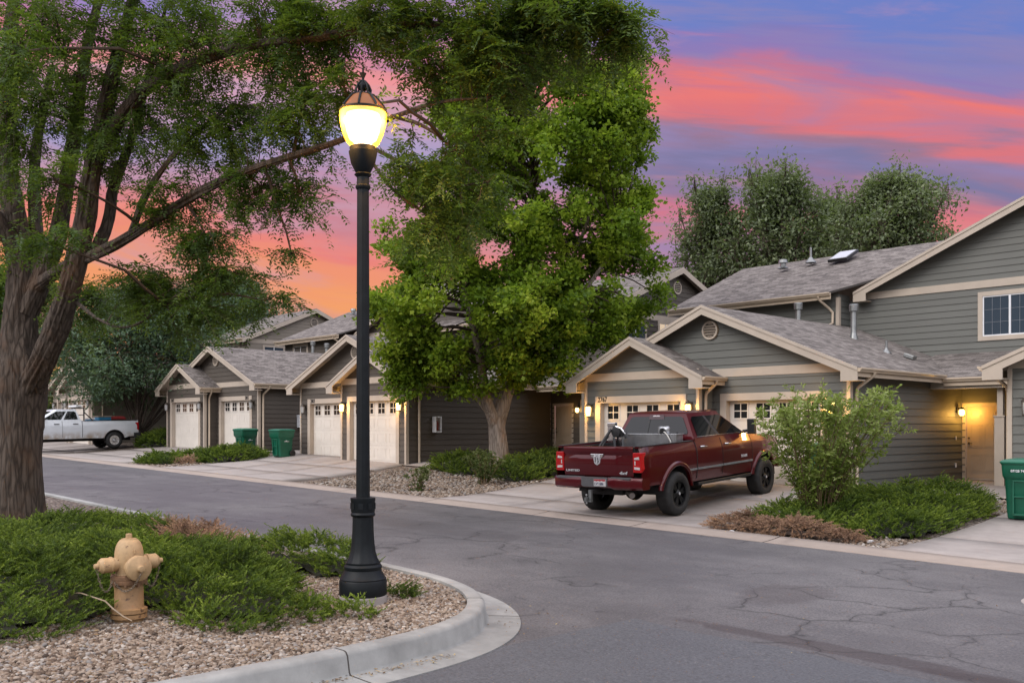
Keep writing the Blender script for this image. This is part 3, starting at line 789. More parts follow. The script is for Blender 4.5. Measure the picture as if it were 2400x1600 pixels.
    # roofs
    rf = MB(m); sof = .40
    roof_slab(rf, (-2.4, -sof, AE), (-2.4, -sof, AE), (0, -sof, AP), (0, -sof, AP)) if False else None
    ya, yb2 = -sof, .6
    roof_slab(rf, (2.4, ya, AE), (2.4, .95, AE), (0, .95, AP), (0, ya, AP))
    roof_slab(rf, (-2.4, .95, AE), (-2.4, ya, AE), (0, ya, AP), (0, .95, AP))
    yb0 = .6-sof
    roof_slab(rf, (B1+.4, yb0, BE), (B1+.4, 8.5, BE), (BX, 8.5, BP), (BX, yb0, BP))
    roof_slab(rf, (-2.4, 8.5, BE), (-2.4, yb0, BE), (BX, yb0, BP), (BX, 8.5, BP))
    if right_entry: roof_slab(rf, (4.6, 4.9, 2.74), (B1+right_entry+1.6, 4.9, 2.74), (B1+right_entry+1.6, 8.49, 3.64), (4.6, 8.49, 3.64))
    if left_entry: roof_slab(rf, (-2.0-left_entry, 5.9, 2.75), (-.9, 5.9, 2.75), (-.9, 8.49, 3.40), (-2.0-left_entry, 8.49, 3.40))
    roof_slab(rf, (x0-.32, yf-.45, EV), ((1.55 if wing else x1), yf-.45, EV), ((wc if wing else x1), yrd, RG), (x0-.32, yrd, RG))
    roof_slab(rf, ((9 if wing else x1), yb+.45, EV), (x0-.32, yb+.45, EV), (x0-.32, yrd, RG), ((9 if wing else x1), yrd, RG))
    if wing:
        wf = wy-.42
        roof_slab(rf, (wc-5.4, 14, WE), (wc-5.4, wf, WE), (wc, wf, WP), (wc, 14, WP))
        roof_slab(rf, (wc+5.4, wf, WE), (wc+5.4, 14, WE), (wc, 14, WP), (wc, wf, WP))
    rf.build('roof', [shingle, trim_m, dark_edge], root)
    # trim: bands, corner boards, barge boards
    class Pieces:
        def __init__(q, nm, mat): q.nm, q.mat = nm, mat
        def box(q, *a):
            mb = MB(m); mb.box(*a); mb.build(q.nm, q.mat, root)
    t = Pieces('trim_board', trim_m)
    t.box(-2.0, 2.0, -.026, -.0, 2.76, 2.98); t.box(2.02, B1, .574, .6, 2.76, 2.98); 
    cb = .095
    t.box(-2.02, -2.02+cb, -.03, 0, -.5, 2.755); t.box(2.02-cb, 2.02, -.03, 0, -.5, 2.755); t.box(2.0, 2.022, .001, .09, -.5, 2.75)
    t.box(B1+.022-cb, B1+.022, .57, .6, -.5, 2.755); t.box(B1, B1+.024, .601, .69, -.5, 2.75)
    t.box(-2.024, -2.0, .001, .09, -.5, 2.75)
    t.box(x1-.09, x1+.022, yf-.03, yf, 2.5, 5.6) if wing else None
    if wing:
        t.box(1.802, 1.825, yf+.001, yf+.09, 2.5, 5.6)
        t.box(2.0, wc+5.4, wy-.028, wy, 5.52, 5.74)
    for ga in [(0, AP, -2.4, 2.4, AE, ya), (BX, BP, -2.4, B1+.4, BE, yb0)]+([(wc, WP, wc-5.4, wc+5.4, WE, wf)] if wing else []):
        for s_ in (-1, 1):
            fb = MB(m); gable_rake(fb, *ga, side=s_); fb.build('barge_board', trim_m, root)
    # barge boards of the long roof's end
    for ye in (yf-.45, yb+.45):
        sgn = 1 if ye < yrd else -1; run = abs(ye-yrd)
        fb = MB(m); fb.prism([(yrd, RG-.02), (yrd, RG-.26), (ye+sgn*.0, EV-.26), (ye, EV-.02)], 'x', x0-.36, x0-.325); fb.build('barge_board', trim_m, root)
    gv = MB(m)
    gable_vent(gv, BX, 4.02, .585); gv.build('gable_vent', [trim_m, dark_edge], root, smooth=40)
    g2 = MB(m)
    zz = 6.95; r = .27
    g2.lathe([(r-.05, 0), (r-.05, -.05), (r, -.05), (r, .02)], (x0-.01, yrd, zz), 24, 'x', cap=False)
    g2.lathe([(.0005, -.012), (r-.04, -.012)], (x0-.01, yrd, zz), 24, 'x', cap=False, mi=1)
    for k in range(6):
        z = zz-r*.72+k*r*.29; w_ = math.sqrt(max(.0001, (r-.055)**2-(z-zz)**2)); g2.box(x0-.05, x0-.02, yrd-w_, yrd+w_, z-.012, z+.012)
    g2.build('gable_vent', [trim_m, dark_edge], root, smooth=40)
    def GU(*a):
        mb = MB(m); gutter(mb, *a); mb.build('gutter', gutter_m, root)
    GU((2.4, ya-.03, AE), (2.4, .62, AE), (1, 0, 0)); GU((-2.4, ya-.03, AE), (-2.4, .3, AE), (-1, 0, 0))
    GU((B1+.4, yb0-.03, BE), (B1+.4, 4.9 if right_entry else 8.4, BE), (1, 0, 0)); GU((-2.4, yb0+.3, BE), (-2.4, 5.9 if left_entry else 8.4, BE), (-1, 0, 0))
    if right_entry: GU((B1+.405, 4.9, 2.74), (B1+right_entry-.2, 4.9, 2.74), (0, -1, 0))
    if left_entry: GU((-2.0-left_entry+.2, 5.9, 2.75), (-2.405, 5.9, 2.75), (0, -1, 0))
    GU((x0-.33, yf-.45, EV), (1.75 if wing else x1, yf-.45, EV), (0, -1, 0))
    # downspouts
    for pts in ([(2.46, .12, AE-.1), (2.45, .15, AE-.16), (2.09, .2, AE-.42), (2.07, .2, AE-.55), (2.07, .2, -.25), (2.1, .05, -.35)],
                [(B1+.46, .9, BE-.1), (B1+.44, .9, BE-.17), (B1+.1, .78, BE-.45), (B1+.075, .78, BE-.6), (B1+.075, .78, -.12), (B1+.12, .70, -.2), (B1+.35, .35, -.26)],
                [(-2.46, .5, AE-.1), (-2.44, .5, AE-.17), (-2.1, .5, AE-.42), (-2.075, .5, AE-.6), (-2.075, .5, -.15), (-2.15, .35, -.22), (-2.5, .0, -.26)]):
        d_ = MB(m); downspout(d_, pts); d_.build('downspout', gutter_m, root, smooth=60)
    if wing:
        d_ = MB(m); downspout(d_, [(1.35, yf-.5, EV-.1), (1.36, yf-.46, EV-.2), (1.5, yf-.1, EV-.45), (1.62, yf-.06, EV-.6), (1.62, yf-.06, 4.78), (1.5, yf-.2, 4.68)]); d_.build('downspout', gutter_m, root, smooth=60)
    garage_door(root, m, -ops, ops, OH, 0); garage_door(root, m, G0, G1, OH, .6)
    # numbers
    for (sx_, xx, yy, s) in ((-1, -1.5, -.034, numbers[0]), (1, 4.75, .566, numbers[1])):
        if not s: continue
        w_ = .36; xl = xx if m > 0 else -xx-w_*.9
        if sx_ > 0: xl = (xx if m > 0 else -xx-.36)
        text('house_number', s, .205, (xl, yy, OH+.035), numeral, root, ext=.004, sx=.82, shear=.06)
    for i, (lx, ly) in enumerate(((-1.76, 0), (1.76, 0), (5.5, .6), (2.16, .6))):
        if i == 3: continue
        wall_lamp(root, m, lx, ly-.016, 1.9, lit[i])
    # roof fittings
    vp = MB(m)
    vp.tube([(4.6, 5.2, 3.2), (4.6, 5.2, 3.86)], .035, 10); vp.lathe([(.15, 3.50), (.05, 3.62), (.04, 3.66)], (4.6, 5.2, 0), 12); vp.build('vent_pipe', galv, root, smooth=40)
    vp = MB(m); vp.obox((5.05, 5.7, 3.42), (.14, 0, -.055), (0, .12, 0), (.02, 0, .05)); vp.build('roof_vent', galv, root, bevel=.015)
    vp = MB(m); vp.obox((.5, 3.0, 4.13), (.2, 0, .085), (0, .24, 0), (-.03, 0, .07)); vp.build('roof_vent', galv, root, bevel=.02)
    if wing:
        for (fx, fy, fz, top) in ((3.43, 5.6, 3.95, 5.02), (1.35, 6.1, 4.3, 5.3)):
            vp = MB(m); vp.lathe([(.14, fz-.1), (.13, fz+.06), (.085, fz+.22), (.082, fz+.24), (.082, top-.22), (.13, top-.20), (.135, top-.02), (.12, top), (.05, top+.01)], (fx, fy, 0), 16)
            vp.build('flue_pipe', galv, root, smooth=35)
        sl_ = .4682
        def rz(y): return EV+sl_*(y-(yf-.45))
        vp = MB(m); vp.tube([(-1.1, 11.2, rz(11.2)-.1), (-1.1, 11.2, rz(11.2)+.5)], .04, 10); vp.lathe([(.2, rz(11.2)-.06), (.05, rz(11.2)+.14)], (-1.1, 11.2, 0), 12); vp.build('vent_pipe', galv, root, smooth=40)
        vp = MB(m); vp.lathe([(.2, -.02), (.11, .05), (.11, .16), (.17, .18), (.15, .3), (.05, .32)], (-2.0, 10.8, rz(10.8)), 14); vp.build('roof_vent', galv, root, smooth=40)
        s_ = MB(m); c = Vector((.15, 11.2, rz(11.2)+.09)); ay = Vector((0, .9, .9*sl_)); nz_ = Vector((0, -sl_, 1)).normalized()
        c = c-nz_*.07; s_.obox(c, (.36, 0, 0), ay*.48, nz_*.05); sk = s_.build('skylight', black_m, root)
        s_ = MB(m); s_.obox(c+nz_*.055, (.31, 0, 0), ay*.43, nz_*.010); s_.build('pane', glassy('skylight_pane', (.55, .56, .58), .12), sk)
    if right_entry or left_entry:
        p_ = MB(m)
        px_, py_ = (7.62, 5.25) if right_entry else (-4.7, 6.1)
        p_.box(px_-.07, px_+.07, py_-.07, py_+.07, -.5, 2.56); p_.box(px_-.12, px_+.12, py_-.12, py_+.12, -.5, 1.7); p_.box(px_-.14, px_+.14, py_-.14, py_+.14, 1.7005, 1.74)
        p_.build('porch_post', trim_m, root)
        if right_entry:
            q = MB(m); q.box(B1+.02, B1+right_entry, 5.0, 5.2, 2.45, 2.66); q.build('porch_beam', trim_m, root)
    return root, wall
rR, _ = house('townhouse', 'grey green townhouse with garage 2767 and a two storey gabled wing', -17.0, 20.9, .31, 1, siding_green, ('2767', ''), (1, 1, 1), right_entry=3.3, wing=True)
rM, _ = house('townhouse', 'dark taupe townhouse numbered 2801 and 2803 behind the black lamp post', -28.6, 20.1, .58, -1, siding_taupe, ('2801', '2803'), (1, 1, 0), left_entry=7.6, main_len=(-4.3, 6.5))
rL, _ = house('townhouse', 'taupe townhouse numbered 2807 and 2805 with two green bins in front', -43.7, 20.0, .84, 1, siding_taupe, ('2807', '2805'), (0, 0, 0), right_entry=3.3, wing=True)
rK, _ = house('townhouse', 'pale beige townhouse far off behind the white pickup', -54.8, 19.0, 1.16, -1, siding_beige, ('2809', '2811'), (0, 0, 0), left_entry=7.1, main_len=(-4.3, 7))
rC, _ = house('townhouse', 'grey green townhouse cut off at the right edge beside the big green bin', -1.9, 21.6, .25, -1, siding_green, ('', ''), (0, 0, 0), main_len=(-4.3, 3))
# porch lamp of 2765 and of 2801 (lit), doorbells
def porch_lamp(parent, loc, d, power):
    x, y, z = loc; mb = MB(); d = Vector(d)
    mb.obox(Vector(loc)+Vector((0, 0, .06)), Vector((.05, 0, 0)) if abs(d.y) > .5 else Vector((0, .05, 0)), d*.02, (0, 0, .08))
    c = Vector(loc)+d*.12
    mb.lathe([(.09, .08), (.05, .13), (.01, .15)], c, 12); mb.tube([Vector(loc)+Vector((0, 0, .1)), c+Vector((0, 0, .13))], .012, 6)
    o = mb.build('wall_lamp', bronze, parent, smooth=40)
    g = MB(); g.lathe([(.04, -.10), (.075, -.04), (.07, .05), (.05, .078)], c, 14); g.build('lamp_glass', bulb_m, o, smooth=50)
    point('lamp_light', tuple(c+d*.16+Vector((0, 0, -.03))), power, (1, .50, .09), o, .08)
porch_lamp(rR, (5.9+.02, 6.75, 1.86), (1, 0, 0), 32)
porch_lamp(rM, (3.55, 7.08, 1.85), (0, -1, 0), 5)
mb = MB(); mb.box(B1+.016, B1+.04, 6.62, 6.66, 1.08, 1.19); mb.box(B1+.016, B1+.045, 6.6, 6.67, .32, .44); mb.build('outlet_box', white_plastic, rR, bevel=.006)
def cabinet(x, y, z, label):
    r_ = empty('fire_extinguisher_cabinet', (x, y, z), 0, label, 'fire cabinet', 'white fire extinguisher cabinets on the side walls')
    mb = MB(); w, h_, d_ = .135, .28, .20
    mb.box(.0, d_, -w, -w+.03, -h_, h_); mb.box(0, d_, w-.03, w, -h_, h_); mb.box(0, d_, -w+.03, w-.03, h_-.04, h_); mb.box(0, d_, -w+.03, w-.03, -h_, -h_+.04); mb.box(0, .02, -w+.03, w-.03, -h_+.04, h_-.04)
    mb.build('case', white_plastic, r_, bevel=.004)
    e = MB(); e.lathe([(.05, -.2), (.055, -.18), (.055, .06), (.03, .1), (.02, .14)], (.10, 0, 0), 12); e.build('extinguisher', plain('dull_red', (.20, .03, .02), .4), r_, smooth=40)
    return r_
cabinet(-26.575, 21.35, 1.86, 'white fire extinguisher cabinet on the dark wall left of the maple trunk')
cabinet(-37.775, 22.6, 2.05, 'white fire extinguisher cabinet just above the lid of a green bin')

# ================================================================== street lamp
lamp = empty('street_lamp', (-8.02, 5.52, float(isl(-8.0))-.02), 0, 'tall black fluted street lamp with a lit acorn globe on the corner bed', 'street lamp')
mb = MB(); mb.lathe([(.235, -.1), (.235, .05), (.225, .06)], n=32); mb.build('footing', concrete, lamp, smooth=40)
fl = lambda n, d: (lambda k, r, h: r*(1-d*(1 if k % 4 in (0,) else .45 if k % 4 in (1, 3) else 0)))
mb = MB(); mb.lathe([(.232, .058), (.236, .07), (.236, .20), (.228, .215), (.232, .225), (.222, .235), (.185, .30), (.182, .31), (.188, .325), (.19, .345), (.178, .362), (.172, .368), (.176, .385)], n=40)
mb.lathe([(.17, .38), (.145, .43), (.128, .49), (.115, .58), (.108, .70), (.105, .84)], n=48, flute=fl(48, .055))
mb.lathe([(.105, .835), (.118, .845), (.124, .86), (.118, .875), (.115, .88), (.12, .90), (.12, .99), (.124, 1.0), (.124, 1.025), (.10, 1.03), (.06, 1.032)], n=32)
for k in range(8):
    a = k*math.pi/4; c, s = math.cos(a), math.sin(a)
    mb.lathe([(.034, 0), (.03, .012), (.012, .016)], (0, 0, 0), 10) if False else mb.obox((c*.118, s*.118, .945), (-s*.022, c*.022, 0), (c*.006, s*.006, 0), (0, 0, .03))
mb.build('base', pole_m, lamp, smooth=38)
mb = MB(); mb.lathe([(.070, 1.03), (.060, 4.12)], n=48, flute=fl(48, .075)); mb.build('pole', pole_m, lamp, smooth=45)
mb = MB(); mb.lathe([(.064, 4.10), (.075, 4.115), (.075, 4.135), (.062, 4.145), (.06, 4.22), (.075, 4.235), (.085, 4.25), (.07, 4.265), (.08, 4.28), (.12, 4.36), (.138, 4.45), (.142, 4.475), (.130, 4.48), (.13, 4.525), (.12, 4.53)], n=32); mb.build('fitter', pole_m, lamp, smooth=38)
mb = MB(); mb.lathe([(.128, 4.53), (.165, 4.57), (.205, 4.66), (.228, 4.76), (.234, 4.84), (.232, 4.875)], n=36, cap=False); gl = mb.build('globe', globe_m, lamp, smooth=60)
mb = MB(); mb.lathe([(.02, 4.555), (.09, 4.565), (.135, 4.60), (.165, 4.68), (.178, 4.78), (.165, 4.85), (.02, 4.86)], n=28); mb.build('lamp_core', core_m, gl, smooth=60)
mb = MB(); mb.lathe([(.228, 4.888), (.205, 4.925), (.165, 4.975), (.125, 5.02), (.085, 5.045)], n=36, cap=False); mb.build('glow_dome', emit('glow_dome', (.22, .065, .008), .22), lamp, smooth=50)  # orange glare round the cap, built as a dimly glowing dome
mb = MB(); mb.lathe([(.236, 4.865), (.239, 4.875), (.236, 4.89), (.226, 4.892)], n=36); mb.lathe([(.10, 5.035), (.088, 5.052), (.06, 5.055)], n=24)
for k in range(8):
    a = k*math.pi/4; c, s = math.cos(a), math.sin(a); mb.tube([(c*q, s*q, h_) for q, h_ in ((.232, 4.89), (.209, 4.929), (.169, 4.979), (.129, 5.024), (.088, 5.05))], .012, 6)
for k in range(8):
    a = k*math.pi/4; c, s = math.cos(a), math.sin(a)
    mb.tube([(c*.075, s*.075, 5.045), (c*.082, s*.082, 5.09), (c*.06, s*.06, 5.14), (c*.02, s*.02, 5.185)], .010, 5)
mb.lathe([(.05, 5.10), (.06, 5.13), (.03, 5.17), (.012, 5.20), (.014, 5.215), (.033, 5.255), (.034, 5.262), (.01, 5.268), (.009, 5.30), (.013, 5.305), (.008, 5.315)], n=14)
mb.build('cap', pole_m, lamp, smooth=38)
for k in range(3):
    a = k*2.094+.4; point('lamp_light', (.32*math.cos(a), .32*math.sin(a), 4.74), 75, (1, .45, .06), lamp, .08)

# ================================================================== hydrant
def worn(name, c, r2, amt=.56):
    M = Mat(name); v = M.coord(); a = M.noise(v, 9, 6, .62); b = M.noise(v, 34, 4, .6); g = M.noise(v, 3.2, 4)
    col = M.mix(M.map(g, .3, .7), tuple(x*.78 for x in c), tuple(min(1, x*1.12) for x in c))
    col = M.mix(M.map(b, .45, .75, 0, .45), col, tuple(x*.55 for x in c))
    col = M.mix(M.map(a, amt, amt+.045), col, r2); M.col(col); M.set(Roughness=.6); M.bump(M.math('ADD', M.map(a, amt, amt+.05, .6, 0), M.math('MULTIPLY', b, .4)), .5, .003); return M.m
hyd_m = worn('hydrant_paint', (.45, .305, .16), (.13, .075, .045), .635)
hyd_rust = plain('hydrant_rust', (.17, .095, .05), .75, var=.4, scale=16)
chain_m = plain('rusty_chain', (.20, .16, .12), .5, .5, var=.3)
HY = Vector((-8.62, 3.42, float(isl(-8.6))-.03))
hyd = empty('fire_hydrant', HY, R(91), 'weathered tan fire hydrant with chained caps standing in the junipers', 'fire hydrant')
mb = MB(); mb.lathe([(.125, -.05), (.125, .03)], n=10); mb.lathe([(.155, .03), (.155, .065)], n=24); mb.lathe([(.13, .065), (.13, .075)], n=16); mb.lathe([(.155, .075), (.155, .11), (.13, .118), (.125, .125), (.122, .335)], n=32)
mb.build('barrel', worn('barrel_paint', (.33, .195, .09), (.10, .055, .03), .60), hyd, smooth=35)
mb = MB(); mb.lathe([(.125, .415), (.15, .42), (.155, .43), (.155, .458), (.15, .462), (.155, .468), (.155, .495), (.145, .50), (.12, .505)], n=32)
for k in range(8):
    a = k*math.pi/4+.2; mb.lathe([(.014, .405), (.014, .51)], (math.cos(a)*.14, math.sin(a)*.14, 0), 6)
mb.build('flange', hyd_rust, hyd, smooth=30)
mb = MB(); mb.lathe([(.118, .50), (.112, .53), (.120, .575), (.124, .64), (.121, .70), (.113, .745), (.098, .785), (.078, .81), (.066, .815), (.064, .822), (.04, .824)], n=32)
mb.lathe([(.030, .82), (.028, .862), (.02, .866)], n=5); mb.tube([(0, -.126, .70), (-.0, -.128, .73)], .01, 5)
mb.build('bonnet', hyd_m, hyd, smooth=45)
for nm, dv, z, r0, r1, ln in (('pumper_outlet', (0, -1), .575, .085, .112, .225), ('hose_outlet', (-1, 0), .60, .062, .072, .25), ('hose_outlet', (1, 0), .60, .062, .072, .25)):
    mb = MB()
    pr = [(r0, .06), (r0, ln-.085), (r0+.012, ln-.08), (r0+.012, ln-.065), (r1-.004, ln-.06), (r1, ln-.05), (r1, ln-.005), (r1*.9, ln+.006), (.036, ln+.014), (.03, ln+.02), (.026, ln+.055), (.018, ln+.058)]
    if nm == 'hose_outlet': pr = [(r0, .06), (r0, ln-.10), (r0+.01, ln-.095), (r0+.01, ln-.08), (r1-.006, ln-.076), (r1-.004, ln-.01), (r1*.62, ln+.018), (.026, ln+.02), (.022, ln+.055), (.012, ln+.058)]
    if dv[0]: mb.lathe([(r, h*dv[0]) for r, h in (pr if dv[0] > 0 else pr)], (0, 0, z), 24, 'x') if dv[0] > 0 else mb.tube([(-h, 0, z) for r, h in pr], [r for r, h in pr], 24)
    else: mb.tube([(0, -h, z) for r, h in pr], [r for r, h in pr], 28)
    mb.build(nm, hyd_m, hyd, smooth=40)
def chain(p0, p1, sag, n):
    mb = MB()
    p0, p1 = Vector(p0), Vector(p1)
    pt = lambda t: p0.lerp(p1, t)+Vector((0, 0, -sag*4*t*(1-t)))
    for i in range(n):
        a, b = pt(i/n), pt((i+1)/n); c = (a+b)/2; d = (b-a)*.68; s = d.cross(Vector((0, 0, 1))); s = s.normalized() if s.length > 1e-4 else Vector((1, 0, 0))
        t = d.normalized().cross(s); w = (s if i % 2 else t)*.0085
        ring = [c+d*math.cos(q)+w*math.sin(q) for q in [k*math.pi/4 for k in range(9)]]
        mb.tube(ring, .003, 5, cap=False)
    mb.build('chain', chain_m, hyd, smooth=60)
chain((0, -.275, .555), (-.15, -.06, .45), .12, 20)
chain((-.285, .0, .57), (-.155, -.02, .46), .14, 16)
chain((.285, .0, .57), (.155, .02, .46), .14, 16)
for c_ in hyd.children:
    if not c_.name.startswith('barrel'): c_.location.z -= .09
HR, HF = Vector((RX, RY, 0)), Vector((FX, FY, 0))
mb = MB(); mb.tube([HY+HR*r_-HF*f_+Vector((0, 0, z_)) for r_, f_, z_ in ((-.46, .10, .26), (-.36, .16, .27), (-.24, .19, .24), (-.12, .22, .21), (-.04, .25, .15), (.06, .28, .09), (.15, .31, .055))], [.004, .006, .007, .007, .008, .007, .004], 6)
tag(mb.build('fallen_twig', plain('pale_twig', (.30, .23, .16), .8, var=.2), smooth=60), 'bare pale twig lying across the junipers at the foot of the hydrant', 'twig')

# ================================================================== wheelie bins
bin_m = plain('bin_green', (.006, .105, .060), .42, var=.15, scale=4)
bin_lid = plain('bin_lid_green', (.008, .125, .072), .38, var=.12, scale=4)
def wheelie(x, y, z, rz, label):
    r_ = empty('wheelie_bin', (x, y, z), rz, label, 'wheelie bin', 'green wheelie bins')
    def ring(w, d, yo, h, rr=.06):
        pts = []
        for cx, cy_, a0 in ((w-rr, d-rr, 0), (-w+rr, d-rr, 90), (-w+rr, -d+rr, 180), (w-rr, -d+rr, 270)):
            for k in range(4): a = R(a0+k*30); pts.append((cx+rr*math.cos(a), yo+cy_+rr*math.sin(a), h))
        return pts
    mb = MB()
    lv = [ring(.255, .27, .03, .0), ring(.262, .29, .02, .10), ring(.29, .335, .0, .72), ring(.30, .345, 0, .735), ring(.322, .385, -.01, .80), ring(.335, .40, -.01, 1.0), ring(.345, .41, -.01, 1.005), ring(.345, .41, -.01, 1.03)]
    ids = [[mb.p(q) for q in l] for l in lv]; n = len(ids[0])
    for a, b in zip(ids[:-1], ids[1:]):
        for k in range(n): mb.f.append([a[k], a[(k+1) % n], b[(k+1) % n], b[k]]); mb.mi.append(0)
    mb.f.append(ids[0][::-1]); mb.mi.append(0)
    # recessed front panel with its ribs, front is -y
    mb.box(-.15, -.125, -.345, -.27, .10, .70); mb.box(.125, .15, -.345, -.27, .10, .70); mb.box(-.15, .15, -.352, -.27, .69, .72); mb.box(-.125, .125, -.34, -.27, .40, .425)
    mb.box(-.15, .15, -.33, -.26, .06, .10)
    mb.build('body', bin_m, r_, smooth=35)
    mb = MB()
    prof = [(.36, .425, 1.025), (.365, .43, 1.05), (.35, .415, 1.075), (.30, .36, 1.095), (.16, .20, 1.115)]
    lv = [ring(w, d, -.012, h, .07) for w, d, h in prof]; ids = [[mb.p(q) for q in l] for l in lv]
    for a, b in zip(ids[:-1], ids[1:]):
        for k in range(n): mb.f.append([a[k], a[(k+1) % n], b[(k+1) % n], b[k]]); mb.mi.append(0)
    mb.f.append(ids[-1]); mb.mi.append(0); mb.f.append(ids[0][::-1]); mb.mi.append(0)
    mb.build('lid', bin_lid, r_, smooth=40)
    mb = MB(); mb.tube([(-.27, .43, 1.0), (.27, .43, 1.0)], .018, 8); mb.build('handle', bin_m, r_, smooth=50)
    for s in (-1, 1):
        mb = MB(); mb.lathe([(.04, s*.27), (.12, s*.272), (.135, s*.285), (.135, s*.315), (.12, s*.33), (.04, s*.325)][::1 if s > 0 else -1], (0, .30, .135), 20, 'x'); mb.build('wheel', rubber, r_, smooth=40)
    return r_
binR = wheelie(-6.52, 19.35, float(hgt(-6.5, 19.3))+.02, R(10), 'green bin on the pale driveway at the right edge of the photo')
text('bin_number', '07125 74452', .06, (-.17, -.415, .87), white_plastic, binR, ext=.001)
b1 = wheelie(-34.35, 19.75, float(hgt(-34.35, 19.7))+.025, R(6), 'green bin beside garage 2803, below the white cabinet')
b2 = wheelie(-37.25, 19.7, float(hgt(-37.2, 19.7))+.0, R(10), 'green bin in front of garage 2805, half behind the junipers')
b3 = wheelie(-11.35, 20.75, float(hgt(-11.3, 20.7))+.02, R(15), 'green bin half hidden behind the tall leafy shrub')
for b in (b1, b2):
    mb = MB(); mb.box(.2945, .297, -.10, .13, .60, .618); mb.box(.2945, .297, -.03, .03, .625, .65); o = mb.build('emblem', white_plastic, b)
mb = MB()

# ================================================================== pickups
def paint(name, c, metal=.35, rough=.28, dirt=0):
    M = Mat(name); M.set(Metallic=metal, Roughness=rough); M.b.inputs['Coat Weight'].default_value = .8; M.b.inputs['Coat Roughness'].default_value = .03; M.b.inputs['Specular IOR Level'].default_value = .15
    nz = M.noise(M.coord(), 1.2, 3); col = M.mix(M.map(nz, .3, .7), tuple(x*.93 for x in c), tuple(x*1.06 for x in c))
    if dirt:
        sx = M.n('ShaderNodeSeparateXYZ'); M.l(M.coord(), sx.inputs[0])
        f = M.math('MULTIPLY', M.map(sx.outputs[2], .95, .55, 0, 1, True), M.map(M.noise(M.coord(), 3, 4), .35, .6))
        col = M.mix(M.math('MULTIPLY', f, dirt), col, (.28, .20, .12))
    M.col(col); return M.m
maroon = paint('maroon_paint', (.078, .0015, .005), .25, .33)
truck_white = paint('white_paint', (.62, .66, .70), 0, .3, .8)
red_lens = glassy('red_lens', (.42, .008, .010), .12); red_lens_m = red_lens
clear_lens = plain('clear_lens', (.62, .58, .58), .15)
under_m = plain('underbody', (.012, .011, .011), .8)
liner = plain('bed_liner', (.02, .02, .021), .85, var=.2)
alu = plain('bare_aluminium', (.50, .51, .53), .30, .85, var=.2, scale=5)
